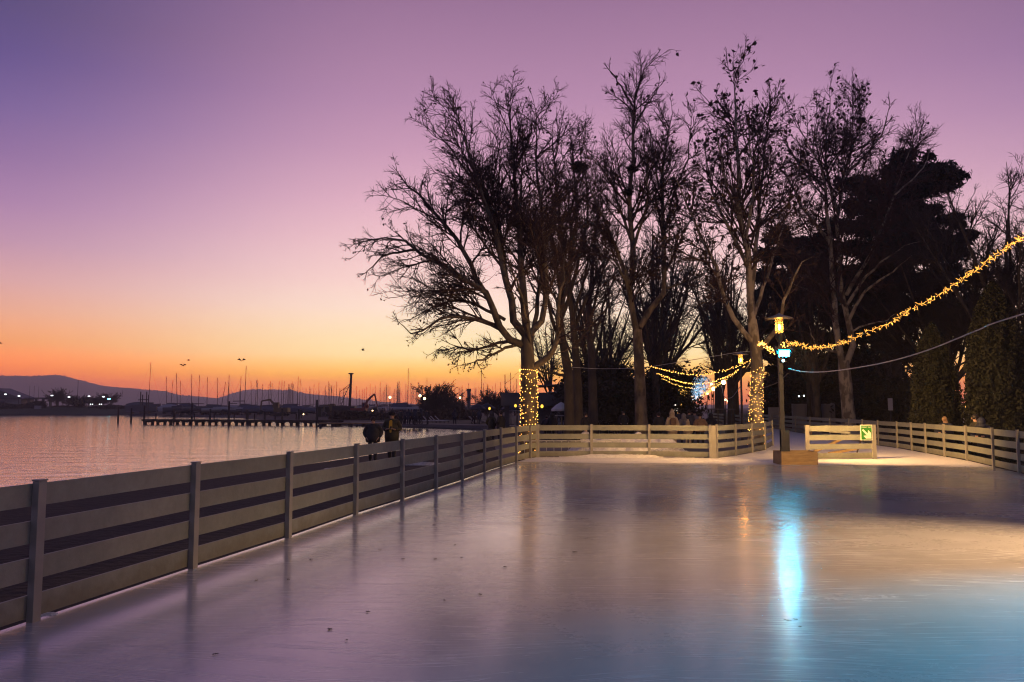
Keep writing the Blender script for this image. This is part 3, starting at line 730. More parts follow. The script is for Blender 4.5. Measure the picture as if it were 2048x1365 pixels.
def spawn(rng_, P, R, n, t0, ang, lf, K, up, wob, rr, rmin, taper=.6, jit=.35, t1=1.0, lmin=0, lmax=99):
    N_, Kp, _ = P.shape
    Lp = np.linalg.norm(np.diff(P, axis=1), axis=2).sum(1)
    nn = np.maximum(1, np.round(n * np.clip(Lp / (np.median(Lp) + 1e-9), .35, 2.2) * rng_.uniform(.8, 1.2, N_))).astype(int)
    par = np.repeat(np.arange(N_), nn); M_ = len(par)
    t = t0 + (t1 - t0) * rng_.random(M_) ** .9
    f = t * (Kp - 1); i = np.minimum(f.astype(int), Kp - 2); w = (f - i)[:, None]
    base = P[par, i] * (1 - w) + P[par, i + 1] * w; tan = P[par, i + 1] - P[par, i]; tan /= np.linalg.norm(tan, axis=1, keepdims=True) + 1e-9
    rad = R[par, i] * (1 - w[:, 0]) + R[par, i + 1] * w[:, 0]
    rv = rng_.normal(size=(M_, 3)); perp = rv - (rv * tan).sum(1, keepdims=True) * tan; perp /= np.linalg.norm(perp, axis=1, keepdims=True) + 1e-9
    an = np.radians(rng_.normal(ang[0], ang[1], M_))[:, None]
    dr = tan * np.cos(an) + perp * np.sin(an)
    Ln = np.clip(Lp[par] * lf * (1 - taper * t) * rng_.uniform(1 - jit, 1 + jit, M_), lmin, lmax)
    step = (Ln / (K - 1))[:, None]; pts = [base]; p = base
    for k in range(K - 1):
        dr = dr + rng_.normal(size=(M_, 3)) * wob; dr[:, 2] += up if k else up * .4
        dr /= np.linalg.norm(dr, axis=1, keepdims=True); p = p + dr * step; pts.append(p)
    Pn = np.stack(pts, 1); r0 = np.minimum(rad * rr, rad * .9); r0 = np.maximum(np.minimum(r0, .009 + Ln * .0125), rmin)
    s = np.linspace(0, 1, K)[None, :]
    return Pn, r0[:, None] * (1 - s) ** .8 * .9 + np.maximum(r0[:, None] * .1, rmin) * (1 - .3 * s)
def quads(rng_, Cn, size, asp=1.6, sizes=None):
    n = len(Cn); a = rng_.normal(size=(n, 3)); a /= np.linalg.norm(a, axis=1, keepdims=True); b = np.cross(a, rng_.normal(size=(n, 3))); b /= np.linalg.norm(b, axis=1, keepdims=True)
    s = (size * rng_.uniform(.6, 1.4, n))[:, None]; a = a * s * asp / 2; b = b * s / 2
    c = np.cross(a, b); c = c / (np.linalg.norm(c, axis=1, keepdims=True) + 1e-9) * s * .25
    V = np.stack([Cn - a, Cn - b + c, Cn + a, Cn + b + c], 1).reshape(-1, 3)
    return V, np.arange(4 * n).reshape(n, 4)
def smooth_poly(pts, K):
    q = np.array(spline(pts, max(K * 4, 40))); d_ = np.r_[0, np.cumsum(np.linalg.norm(np.diff(q, axis=0), axis=1))]
    s = np.linspace(0, d_[-1], K); return np.stack([np.interp(s, d_, q[:, k]) for k in range(3)], 1)
def px_limb(px, d_, dy):                         # traced limb at its tree's distance; it swings dy metres toward or away
    n = len(px); return [tuple(dp(x, y, d_ + dy * (i / (n - 1)) ** 1.3)) for i, (x, y) in enumerate(px)]
LEAVES = []
def bare_tree(name, base, label, seed, limbs, trunk, lv, twig='twig', bark='bark_pale', leaf=None, group=None, kr=12, trim=True):
    """limbs: list of (points, r0, r1); trunk: (points, radii); lv: list of spawn settings"""
    rng_ = np.random.default_rng(seed)
    r = thing(name, base, label, 'tree', group); o = np.array(base)
    parts = []
    tp, tr_ = trunk; K = 18
    P0 = smooth_poly(tp, K)[None]; R0 = np.interp(np.linspace(0, 1, K), np.linspace(0, 1, len(tr_)), tr_)[None]
    parts.append(tubes(P0 - o, R0, 12))
    PL = np.stack([smooth_poly(l[0], kr + 1)[:kr] if trim else smooth_poly(l[0], kr) for l in limbs]); RL = np.stack([l[1] * (1 - np.linspace(0, 1, kr)) ** .8 + l[2] for l in limbs])
    PL[:, 2:] += rng_.normal(size=PL[:, 2:].shape) * .035
    parts.append(tubes(PL - o, RL, 8))
    V, Q = join(parts); link('trunk', npmesh('trunk', V, Q, MATS[bark], True), r)
    P, R = PL, RL; cr = []; tips = None
    for k, s in enumerate(lv):
        s = dict(s); sides = s.pop('sides'); also = s.pop('also', None)
        Pn, Rn = spawn(rng_, P, R, **s); cr.append(tubes(Pn - o, Rn, sides))
        if also is not None:
            Pa, Ra = spawn(rng_, PL, RL, **also); cr.append(tubes(Pa - o, Ra, 3)); tips = Pa
        P, R = Pn, Rn
    V, Q = join(cr); link('crown', npmesh('crown', V, Q, MATS[twig], True), r)
    if leaf:
        n, size, kind, mt = leaf; pts = (P - o)[:, -2:].reshape(-1, 3); pts = pts[rng_.random(len(pts)) < n]
        if kind: pts = pts[kind(pts + o, rng_)]
        V, Q = quads(rng_, pts + np.array([0, 0, -size * .5]), size); LEAVES.append(len(Q))
        tag(link('foliage', npmesh('foliage', V, Q, MATS[mt]), r), kind='stuff')
    return r
def LV(n1, n2, n3, l1=.42, l2=.5, l3=.55, up=(.03, .04, .05), a1=(36, 10), wob=.10, t1=.16, rm=.006):
    return [dict(n=n1, t0=t1, ang=a1, lf=l1, K=10, up=up[0], wob=wob * .8, rr=.55, rmin=rm * 1.6, sides=5, taper=.70),
            dict(n=n2, t0=.14, ang=(38, 12), lf=l2, K=7, up=up[1], wob=wob, rr=.6, rmin=rm * 1.2, sides=4, taper=.5),
            dict(n=n3, t0=.15, ang=(40, 14), lf=l3, K=5, up=up[2], wob=wob * 1.3, rr=.65, rmin=rm, sides=3, taper=.45)]

# --- tree beside the lake corner, wrapped in lights
dA = 30.3; TA = dp(1058, 880, dA); TA.z = GZ
A = []
def addl(px, dy, r0, r1=.008): A.append((px_limb(px, dA, dy), r0, r1))
addl([(1055, 694), (1040, 688), (1002, 671), (998, 649), (982, 605), (968, 583), (932, 558), (885, 532), (832, 500), (809, 479), (753, 477), (700, 496)], -1.5, .15)
addl([(968, 583), (952, 558), (941, 529), (926, 502), (903, 464), (873, 432), (844, 397), (812, 372), (790, 340), (768, 311)], 1.6, .10)
addl([(832, 500), (797, 504), (762, 517), (730, 546), (710, 553)], -1.2, .045)
addl([(1052, 672), (1031, 657), (1021, 605), (1010, 560), (998, 488), (975, 420), (944, 330), (926, 270), (917, 249), (876, 208)], -1.0, .15)
addl([(1054, 665), (1047, 600), (1043, 540), (1038, 455), (1029, 376), (1025, 288), (1018, 227), (1003, 168)], .4, .155)
addl([(1015, 578), (1004, 500), (996, 447), (961, 384), (926, 332), (878, 271), (836, 238)], 1.8, .10)
addl([(1056, 672), (1078, 657), (1090, 609), (1091, 543), (1084, 455), (1078, 367), (1073, 288), (1070, 198)], 1.0, .12)
addl([(1062, 738), (1080, 727), (1095, 716), (1108, 700), (1113, 670), (1117, 620), (1126, 560), (1128, 490)], -1.6, .13)
addl([(1002, 660), (960, 640), (915, 634), (870, 642), (830, 668), (795, 640), (785, 650)], -2.2, .07)
addl([(1010, 640), (965, 615), (910, 600), (870, 612), (820, 640), (790, 648)], 1.8, .06)
addl([(1035, 690), (1000, 700), (970, 715), (950, 725), (930, 742)], -2.6, .055)
addl([(1030, 680), (985, 690), (950, 700), (900, 695), (860, 700)], 2.4, .06)
addl([(1064, 700), (1050, 620), (1030, 560), (1010, 520)], -3.4, .08)
addl([(1060, 700), (1075, 600), (1090, 500), (1110, 420), (1120, 340)], 3.6, .09)
TRA = ([tuple(TA), tuple(dp(1058, 860, dA)), tuple(dp(1058, 800, dA)), tuple(dp(1057, 745, dA)), tuple(dp(1055, 712, dA)), tuple(dp(1053, 672, dA)), tuple(dp(1054, 655, dA))], [.40, .335, .31, .325, .33, .27, .25, .14])
lvA = LV(15, 9, 6, l1=.44, up=(.0, .0, .03), wob=.11, rm=.0045)
bare_tree('plane_tree', TA, 'broad bare plane tree with lights round its trunk at the fence corner', 11, A, TRA, lvA, leaf=(.07, .065, None, 'dry_leaf'), bark='bark_mid')

# --- two slim trunks right of it
def up_tree(name, label, seed, d_, trunk_px, tw, limbs_px, lv, **k):
    b = dp(*trunk_px[0], d_); b.z = GZ
    tp = [tuple(b)] + [tuple(dp(x, y, d_)) for x, y in trunk_px]
    L_ = [(px_limb(px, d_, dy), r0, .008) for px, dy, r0 in limbs_px]
    return bare_tree(name, b, label, seed, L_, (tp, tw), lv, **k)
lvB = LV(11, 7, 5, l1=.38, up=(.03, .035, .03), wob=.11, rm=.0052)
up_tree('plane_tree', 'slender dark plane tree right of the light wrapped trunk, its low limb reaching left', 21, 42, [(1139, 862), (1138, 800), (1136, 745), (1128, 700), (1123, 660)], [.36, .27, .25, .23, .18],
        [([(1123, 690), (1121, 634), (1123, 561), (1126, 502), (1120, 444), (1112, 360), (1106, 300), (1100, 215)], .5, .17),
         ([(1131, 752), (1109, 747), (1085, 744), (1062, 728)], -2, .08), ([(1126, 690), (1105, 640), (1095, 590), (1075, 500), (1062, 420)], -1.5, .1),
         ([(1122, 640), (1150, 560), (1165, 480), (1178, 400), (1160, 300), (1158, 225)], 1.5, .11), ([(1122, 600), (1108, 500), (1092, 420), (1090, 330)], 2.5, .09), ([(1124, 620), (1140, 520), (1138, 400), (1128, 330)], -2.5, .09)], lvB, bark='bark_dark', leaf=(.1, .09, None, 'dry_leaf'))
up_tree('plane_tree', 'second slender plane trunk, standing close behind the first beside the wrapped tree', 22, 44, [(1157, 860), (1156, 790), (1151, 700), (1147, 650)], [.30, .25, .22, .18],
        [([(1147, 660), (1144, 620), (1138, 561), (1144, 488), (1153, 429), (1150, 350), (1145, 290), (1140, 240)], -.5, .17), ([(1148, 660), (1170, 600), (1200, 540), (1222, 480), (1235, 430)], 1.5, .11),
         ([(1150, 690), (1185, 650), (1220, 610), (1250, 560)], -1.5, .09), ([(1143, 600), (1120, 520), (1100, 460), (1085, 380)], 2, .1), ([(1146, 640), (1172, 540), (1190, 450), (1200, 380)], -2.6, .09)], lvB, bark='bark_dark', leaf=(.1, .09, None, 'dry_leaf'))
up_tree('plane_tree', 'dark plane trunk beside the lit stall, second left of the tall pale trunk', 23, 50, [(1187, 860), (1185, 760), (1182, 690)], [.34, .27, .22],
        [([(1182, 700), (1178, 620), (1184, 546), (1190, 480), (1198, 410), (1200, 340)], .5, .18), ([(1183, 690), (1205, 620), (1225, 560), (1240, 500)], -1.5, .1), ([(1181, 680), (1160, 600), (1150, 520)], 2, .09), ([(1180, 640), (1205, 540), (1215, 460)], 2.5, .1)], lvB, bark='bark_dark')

# --- tall tree with the nests
lvC = LV(13, 7, 5, l1=.36, a1=(40, 11), up=(.035, .04, .04), wob=.11, rm=.0050)
leafC = lambda p, r_: (p[:, 0] > 7.3) & (p[:, 2] < 12.5) | (r_.random(len(p)) < .10)
up_tree('plane_tree', 'tallest bare plane tree, with crows nests in its forks, behind the front fence', 31, 38, [(1283, 866), (1281, 800), (1277, 700), (1274, 660)], [.36, .28, .25, .22],
        [([(1275, 672), (1268, 640), (1263, 605), (1258, 564), (1252, 552), (1235, 502), (1214, 450), (1195, 409), (1176, 367), (1155, 334), (1150, 325)], -1.2, .16),
         ([(1260, 575), (1268, 517), (1263, 458), (1257, 415), (1264, 359), (1267, 280), (1267, 209), (1285, 150), (1296, 120), (1298, 80)], .6, .155),
         ([(1267, 215), (1252, 190), (1238, 168), (1215, 135), (1199, 118)], -.8, .05), ([(1267, 260), (1290, 215), (1310, 190), (1325, 150)], 1.0, .05),
         ([(1279, 655), (1294, 631), (1311, 605), (1334, 579), (1329, 546), (1326, 488), (1326, 429), (1326, 385), (1326, 324), (1338, 260), (1345, 215), (1357, 183)], 1.0, .15),
         ([(1334, 577), (1360, 568), (1395, 553), (1425, 540)], -1.0, .05), ([(1327, 470), (1345, 400), (1372, 330), (1382, 250), (1380, 200)], -1.2, .07),
         ([(1326, 400), (1310, 330), (1300, 270), (1298, 220)], 1.6, .06), ([(1262, 480), (1240, 420), (1225, 370), (1218, 320)], 2, .07), ([(1236, 505), (1205, 470), (1180, 440), (1165, 400)], 1.0, .06),
         ([(1270, 640), (1250, 560), (1225, 520), (1200, 500)], -2.5, .09), ([(1266, 500), (1290, 420), (1296, 360), (1292, 300)], -2.4, .08)], lvC, leaf=(.14, .14, leafC, 'dry_leaf'), bark='bark_mid')
# --- pale tree wrapped in lights beside the lane
dD = 34.3
lvD = LV(13, 7, 5, l1=.38, a1=(40, 11), up=(.03, .03, .03), wob=.12, rm=.0048)
TRD = [(1512, 870), (1512, 835), (1514, 733), (1508, 674), (1504, 640)]
up_tree('plane_tree', 'pale plane tree with its trunk wrapped in lights behind the curved fence', 41, dD, TRD, [.34, .31, .27, .24, .2],
        [([(1504, 645), (1501, 600), (1499, 529), (1480, 435), (1475, 341), (1471, 247), (1468, 154), (1463, 99)], .3, .17),
         ([(1510, 690), (1490, 668), (1470, 641), (1447, 590), (1433, 529), (1400, 472), (1367, 388), (1345, 345), (1330, 315)], -1.0, .12),
         ([(1501, 605), (1512, 500), (1518, 416), (1527, 322), (1536, 247), (1546, 190), (1550, 160)], 1.0, .11),
         ([(1513, 705), (1538, 680), (1559, 644), (1571, 600), (1586, 560), (1602, 529), (1640, 500)], -1.2, .11), ([(1447, 590), (1420, 570), (1400, 560), (1380, 565)], 1.2, .05),
         ([(1499, 540), (1460, 460), (1430, 400), (1415, 330), (1405, 260)], 1.8, .09), ([(1490, 480), (1505, 400), (1500, 300), (1495, 220)], -1.8, .08), ([(1480, 440), (1450, 370), (1440, 300), (1420, 225)], -1.4, .07),
         ([(1505, 640), (1530, 560), (1560, 470), (1575, 400)], 2.4, .09)], lvD, leaf=(.10, .145, None, 'dry_leaf'))
# --- pale forked tree beyond the park side fence
dE = 48.5
lvE = LV(14, 7, 6, l1=.40, a1=(40, 11), up=(.03, .03, .03), wob=.13, rm=.0060)
up_tree('plane_tree', 'large pale forked plane tree beyond the park side fence, in front of the dark pines', 51, dE, [(1698, 856), (1697, 830), (1692, 778), (1688, 733), (1687, 722)], [.46, .40, .36, .38, .30],
        [([(1686, 735), (1675, 717), (1678, 689), (1669, 630), (1667, 590), (1663, 505), (1656, 430), (1649, 365), (1630, 310), (1616, 285), (1590, 240), (1574, 212)], -1, .20),
         ([(1690, 735), (1704, 715), (1708, 698), (1701, 674), (1695, 630), (1684, 590), (1678, 500), (1677, 416), (1696, 322), (1724, 247), (1738, 176)], 1, .19),
         ([(1694, 610), (1720, 570), (1743, 543), (1775, 515), (1804, 496), (1840, 484), (1862, 474)], -2.5, .10), ([(1693, 590), (1718, 545), (1743, 505), (1775, 426), (1808, 341), (1825, 280), (1838, 240)], 2, .12),
         ([(1698, 640), (1725, 590), (1758, 564), (1802, 531), (1835, 498)], -3.5, .11), ([(1660, 485), (1625, 440), (1602, 412), (1580, 365), (1564, 322), (1545, 290)], -2, .11),
         ([(1668, 620), (1640, 590), (1600, 575), (1570, 560)], 2, .07), ([(1676, 705), (1650, 700), (1630, 690), (1615, 640)], -2.2, .08), ([(1700, 665), (1735, 650), (1770, 640), (1800, 620)], -3.4, .06),
         ([(1677, 430), (1655, 350), (1652, 280), (1660, 200), (1658, 165)], 2.4, .10), ([(1690, 350), (1740, 300), (1770, 250), (1785, 190)], -2, .08), ([(1649, 370), (1610, 340), (1580, 300), (1560, 240)], 2.6, .08),
         ([(1790, 390), (1825, 360), (1850, 330), (1862, 290)], 1, .05)], lvE, leaf=(.07, .16, lambda p, r_: (p[:, 0] < 22.5) | (r_.random(len(p)) < .3), 'dry_leaf'))
# nests
for lab, px, d_, s_ in (('large ragged crows nest at the end of the left limb of the tallest tree', (1157, 334), 36.9, .42), ('crows nest in the middle stem of the tallest tree', (1265, 338), 38.2, .28), ('small lower nest in the middle stem of the tallest tree', (1256, 385), 38.0, .26),
                        ('crows nest high in the forked pale tree', (1722, 241), 49.4, .30)):
    rngn = np.random.default_rng(int(px[0])); c = dp(*px, d_); n = 420
    q = rngn.normal(size=(n, 3)); q /= np.linalg.norm(q, axis=1, keepdims=True); q *= rngn.random((n, 1)) ** .4 * s_; q[:, 2] *= .6
    dvec = rngn.normal(size=(n, 3)); dvec[:, 2] *= .4; dvec /= np.linalg.norm(dvec, axis=1, keepdims=True); dvec *= s_ * .35
    P = np.stack([q - dvec, q + dvec * .2, q + dvec], 1); V, Q = tubes(P, np.full((n, 3), .011), 3)
    tag(link('bird_nest', npmesh('bird_nest', V, Q, MATS['nest']), None, c), lab, 'nest')

# --- lights wound round the two trunks
def wrap(label, trunk_pts, radii, z0, z1, n, turns, seed, top_ring=False):
    rr = random.Random(seed); q = smooth_poly(trunk_pts, 40); R_ = np.interp(np.linspace(0, 1, 40), np.linspace(0, 1, len(radii)), radii)
    o = Vector((q[0][0], q[0][1], z0)); r = thing('string_lights', o, label, 'string lights')
    bm_ = MB().ball((0, 0, 0), .0135, 6, 4).mesh('bulb', MATS['bulb_warm']); rest = MB(); line = []
    def at(z, a, off):
        i = np.interp(z, q[:, 2], np.arange(40)); k = min(int(i), 38); p = q[k] * (1 - i + k) + q[k + 1] * (i - k); ra = np.interp(i, np.arange(40), R_) + off
        return Vector((p[0] + ra * math.cos(a), p[1] + ra * math.sin(a), z)) - o
    for i in range(500):
        t = i / 499; z = z0 + (z1 - z0) * t; line.append(at(z + .05 * math.sin(i * .37), 2 * PI * turns * t, .006))
    MB().tube(line, .004, 3).build('cable', MATS['cable_dark'], r)
    pos = []
    for i in range(n):
        t = (i + rr.random() * .8) / n; z = z0 + (z1 - z0) * t; a = 2 * PI * turns * t + rr.uniform(-.2, .2); pos.append(at(z + rr.uniform(-.1, .1), a, .022))
    if top_ring:
        for i in range(26): a = 2 * PI * i / 26; pos.append(at(z1 + .04 + .05 * math.cos(a + 2.4), a, .04))
    pos.sort(key=lambda p: p.y)
    for i, p in enumerate(pos):
        if i < 100: link('bulb', bm_, r, p)
        else: rest.ball(p, .0135, 6, 3)
    if rest.v: tag(rest.build('bulbs', MATS['bulb_warm'], r), kind='stuff')
wrap('warm lights wound round the trunk of the broad tree at the fence corner', TRA[0][:6], [.40, .335, .31, .325, .33, .27, .25], GZ + .15, 3.05, 300, 22, 5, True)
wrap('warm lights wound round the pale trunk behind the curved fence', [(TD.x, TD.y, GZ)] + [tuple(dp(x, y, dD)) for x, y in TRD], [.36, .34, .31, .27, .24, .2], GZ + .15, 3.35, 340, 24, 6)

# --- generic park trees for the depth of the alley: three built, the rest copies
def park_tree(seed, h, label, group, sp=.32, n=(9, 6, 3), rm=.0085, fan=9, l1=.32, up=(.035, .025, .03), tk=.27, dome=0.0):
    rng_ = np.random.default_rng(seed); limbs = []
    th = h * tk
    for k in range(fan):
        a = rng_.uniform(0, 2 * PI); s0 = th * rng_.uniform(.6, 1.3); lean = sp * h * rng_.uniform(.25, 1.0); hh = h * rng_.uniform(.72, 1.0) if not dome else h * (1 - dome * (lean / (sp * h)) ** 2) * rng_.uniform(.9, 1.0)
        p = [(0, 0, s0), (math.cos(a) * lean * .28, math.sin(a) * lean * .28, s0 + (hh - s0) * .25), (math.cos(a) * lean * .6, math.sin(a) * lean * .6, s0 + (hh - s0) * .6), (math.cos(a) * lean, math.sin(a) * lean, hh)]
        limbs.append((p, h * .0085 * rng_.uniform(.7, 1.2), .012))
    hl = h * (.8 if dome else 1); limbs.append(([(0, 0, th), (.1, .1, hl * .5), (-.1, .2, hl * .75), (.1, 0, hl)], h * .012, .012))
    trunk_ = ([(0, 0, 0), (.05, 0, th * .5), (0, 0, th), (.02, .02, th * 1.5)], [h * .021, h * .016, h * .0145, h * .01])
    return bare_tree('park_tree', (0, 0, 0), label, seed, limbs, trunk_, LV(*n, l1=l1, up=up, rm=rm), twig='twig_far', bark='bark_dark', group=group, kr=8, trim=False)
PG = 'bare trees along the alley and in the park behind it'
kinds = [park_tree(61, 17, 'dark bare park tree standing in the far part of the alley', PG, sp=.42), park_tree(62, 16, 'x', PG, sp=.5), park_tree(63, 18, 'x', PG, sp=.34)]
used = [False] * 3
spots = []
for k, d_ in enumerate((58, 70, 84, 100)):
    spots += [(AX(d_) - .3, d_ + (k % 2) * 3, .95 + .1 * (k % 3)), (AX(d_) + 5.6, d_ + 2 - (k % 2) * 4, .9 + .08 * (k % 4))]
spots += [(x, y, s) for x, y, s in ((6.2, 62, .8), (9.5, 78, .9), (4.6, 96, .8), (20.5, 54, .75), (24.5, 66, .85), (29, 84, 1), (33, 70, .9), (8.0, 70, .62), (10.5, 92, .85),
                                   (46, 96, 1))]
rp = random.Random(4)
for i, (x, y, s) in enumerate(spots):
    k = i % 3; px_ = int(x / y * F + 1024)
    side_ = 'left row of the alley' if i < 8 and i % 2 == 0 else ('right row of the alley' if i < 8 else 'park behind the alley')
    lab = 'dark bare park tree standing in the %s' % side_
    if not used[k]: used[k] = True; o = kinds[k]; o.location = (x, y, GZ); o.scale = (s,) * 3; o.rotation_euler[2] = rp.uniform(0, 6); o['label'] = lab
    else: copy_tree(kinds[k], (x, y, GZ), lab, rp.uniform(0, 6), s * rp.uniform(.92, 1.08))
# big oak-like crowns at the right edge
OG = 'bare broad trees at the right edge of the park'
oak = park_tree(71, 17, 'broad bare tree with a fine rounded crown cut by the right edge', OG, sp=.44, n=(14, 7, 6), rm=.0066, fan=20, l1=.36, up=(.0, .01, .02), tk=.22, dome=.38)
oak.location = (28.3, 45, GZ)
copy_tree(oak, (27.6, 51, GZ), 'bare tree with twisting dark limbs between the pines and the edge tree', 2.2, .95)

# ------------------------------------------------------------------ evergreen foliage
def cloud(rng_, centers, n, size, flat=.5, asp=2.6):
    out = []
    for c, R_ in centers:
        k = int(n * R_ ** 1.6); q = rng_.normal(size=(k, 3)); q /= np.linalg.norm(q, axis=1, keepdims=True); q *= (rng_.random((k, 1)) ** .6) * R_ * (1 + .25 * rng_.normal(size=(k, 1))); q[:, 2] *= flat
        out.append(q + np.array(c))
    return quads(rng_, np.concatenate(out), size, asp)
def pine(seed, base, label, h, w, z0, nl, lean=0.0, sk=1.0):
    rng_ = np.random.default_rng(seed); r = thing('pine_tree', base, label, 'tree', 'dark pines behind the forked tree')
    parts = [tubes(np.array([[(0, 0, 0), (lean * .3, 0, h * .35), (lean * .7, .2, h * .7), (lean, 0, h * .96)]], float), np.array([[.42, .33, .24, .08]]), 10)]
    cents = []; L_ = []
    for k in range(nl):
        t = k / (nl - 1); z = z0 + (h - z0) * t ** .9; a = k * 2.4 + rng_.uniform(-.4, .4); reach = w * (.55 + .45 * math.sin(PI * min(1, .25 + t * .75))) * rng_.uniform(.65, 1.05) * (1 if math.cos(a) > 0 else sk)
        b = np.array([lean * z / h, 0, z * .97]); e = b + np.array([math.cos(a) * reach, math.sin(a) * reach, rng_.uniform(-.3, .9)])
        L_.append([b, b * .5 + e * .5 + np.array([0, 0, .25]), e])
        for q in range(8):
            f = .3 + .7 * q / 7; c = b * (1 - f) + e * f + rng_.normal(size=3) * np.array([.6, .6, .3]) * (w * .14)
            cents.append((c + np.array([0, 0, .2]), rng_.uniform(.5, 1.1) * w * .14))
    parts.append(tubes(np.array(L_), np.tile(np.array([[.10, .06, .025]]), (len(L_), 1)), 5))
    V, Q = join(parts); link('trunk', npmesh('trunk', V, Q, MATS['bark_dark'], True), r)
    V, Q = cloud(rng_, cents, 420, .15, .55, 4.2); link('crown', npmesh('crown', V, Q, MATS['needle']), r)
    return r
def gb(x, d_): return ((x - 1024) / F * d_, d_, GZ)
pine(81, gb(1790, 60), 'largest dark pine, its layered top rising above the forked tree', 20.3, 6.8, 8.5, 30, .8, .85)
pine(82, gb(1632, 64), 'dark spreading pine left of the largest pine', 15.5, 5.8, 6, 22, -.6)
pine(84, gb(1730, 72), 'dense dark pine standing behind the forked trunk', 15, 5.5, 2.5, 24, 0)
pine(85, gb(1585, 78), 'far dark pine behind the lamp post', 14, 4.6, 2.5, 20, 0)

def cypress(seed, base, label, h, w):
    rng_ = np.random.default_rng(seed); r = thing('cypress', base, label, 'tree', 'clipped cypresses beyond the park side fence')
    n = int(30000 * h * w / 12); t = rng_.random(n) ** .85; a = rng_.uniform(0, 2 * PI, n)
    prof = np.interp(t, [0, .04, .3, .6, .85, .95, 1], [.80, .95, 1.0, .86, .5, .25, .03]) * w / 2
    lump = 1 + .10 * np.sin(a * 5 + t * 9) + .07 * np.sin(a * 11 - t * 23) + .05 * rng_.normal(size=n)
    rad = prof * lump * (1 - .35 * rng_.random(n) ** 3)
    Cn = np.stack([rad * np.cos(a), rad * np.sin(a), t * h], 1)
    V, Q = quads(rng_, Cn, .065, 2.1); link('crown', npmesh('crown', V, Q, MATS['thuja']), r)
    MB().tube([(0, 0, -.05), (0, 0, h * .6)], [.14, .05], 7).build('trunk', MATS['bark_dark'], r)
    # dense dark heart of the bush so that no light shows through
    inner = MB().lathe([(.3 * w, .15), (.40 * w, h * .1), (.42 * w, h * .3), (.35 * w, h * .6), (.2 * w, h * .84), (.05, h * .95)], 14).build('inner_growth', MATS['thuja'], r)
    return r
cypress(91, gb(1868, 32.5), 'rounded column cypress left of the tall pointed one', 5.4, 1.75)
cypress(92, gb(1994, 29.5), 'tall pointed cypress near the right edge', 6.6, 2.1)
# dark shrubs and ivy clumps in the park
SG = 'dark evergreen shrubs in the park'
def shrub(seed, base, label, w, h, dns=300, m='shrub', group=SG, size=.16):
    rng_ = np.random.default_rng(seed); r = thing('shrub', base, label, 'shrub', group)
    cents = [(np.array([rng_.normal() * w * .28, rng_.normal() * w * .2, h * rng_.uniform(.2, .78)]), rng_.uniform(.22, .36) * min(w, h)) for _ in range(14)]
    V, Q = cloud(rng_, cents, dns, size, .9); link('crown', npmesh('crown', V, Q, MATS[m]), r)
    MB().tube([(0, 0, 0), (.05, 0, h * .35), (.1, 0, h * .7)], [.09, .06, .02], 6).build('trunk', MATS['bark_dark'], r)
    return r
shr = shrub(101, gb(1215, 62), 'tall dark evergreen shrub behind the bare trunks', 5, 6.5)
for i, (x, d_, s, lab) in enumerate(((1250, 58, .8, 'dark evergreen shrub left of the tallest trunk'), (1330, 66, 1.0, 'dark evergreen shrub just right of the tallest trunk'), (1330, 100, 1.0, 'far evergreen mass left of the alley'), 
                                     (1560, 74, 1.0, 'dark shrub behind the lamp post'), (1610, 80, 1.1, 'dark shrub left of the orange lit bush'), (1668, 84, 1.1, 'dark shrub behind the forked trunk'), (1740, 62, .85, 'dark shrub right of the forked trunk'), (1790, 56, .75, 'dark shrub left of the cypresses'),
                                     (1830, 48, .6, 'dark shrub filling the foot of the first cypress'), (1180, 75, .9, 'dark evergreen shrub behind the lit stall'), (1760, 80, 1.3, 'deep dark thicket behind the pines'), (1650, 95, 1.5, 'deep dark thicket behind the forked tree'))):
    copy_tree(shr, gb(x, d_), lab, i * 1.3, (s * 1.15, s, s * (.85 + .1 * (i % 3))))
# ------------------------------------------------------------------ marina
BG = 'sailing boats laid up in the marina'
def sailboat(label, h, seed, hull='hull_dark', cover=None, stays=True):
    r = thing('sailboat', (0, 0, 0), label, 'sailboat', BG); q = random.Random(seed); L_ = h * .72
    rings = []
    for i in range(9):
        t = i / 8; x = (t - .5) * L_; w = .17 * L_ * math.sin(PI * min(1, .18 + t * .85)) ** .7 * (1 if t < .98 else .2); dz = .35 * (t - .4) ** 2 * 1.2; z1 = 1.75 + dz
        rings.append([(x, -w, z1), (x, -w * .95, z1 - .5), (x, -w * .5, .95), (x, 0, .75), (x, w * .5, .95), (x, w * .95, z1 - .5), (x, w, z1), (x, 0, z1 + .06)])
    MB().loft(rings).build('hull', MATS[hull], r, True)
    MB().box(-L_ * .1, L_ * .22, -.5, .5, 1.75, 2.15).build('cabin', MATS[hull if cover is None else cover], r)
    MB().tube([(.05 * L_, 0, 1.2), (.05 * L_, 0, h)], [.085, .06], 6).build('mast', MATS['mast'], r)
    MB().tube([(.05 * L_, 0, 2.7), (-.35 * L_, 0, 2.6)], .09, 6).build('boom', MATS['mast'], r)
    m = MB()
    for x, y in ((-.48 * L_, 0), (.48 * L_, 0)): m.tube([(.05 * L_, 0, h * .97), (x, y, 1.9)], .012, 3)
    m.tube([(.05 * L_, -.6, h * .6), (.05 * L_, .6, h * .6)], .02, 3)
    m.build('rigging', MATS['mast'], r)
    c = MB()
    for x in (-L_ * .25, L_ * .2): c.box(x - .1, x + .1, -.6, .6, 0, .95)
    c.build('cradle', MATS['pile'], r)
    if cover: MB().prism([(-L_ * .45, -.9, 1.8), (-L_ * .45, .9, 1.8), (-L_ * .45, 0, 2.6)], (L_ * .5, 0, 0)).build('tarpaulin', MATS[cover], r)
    return r
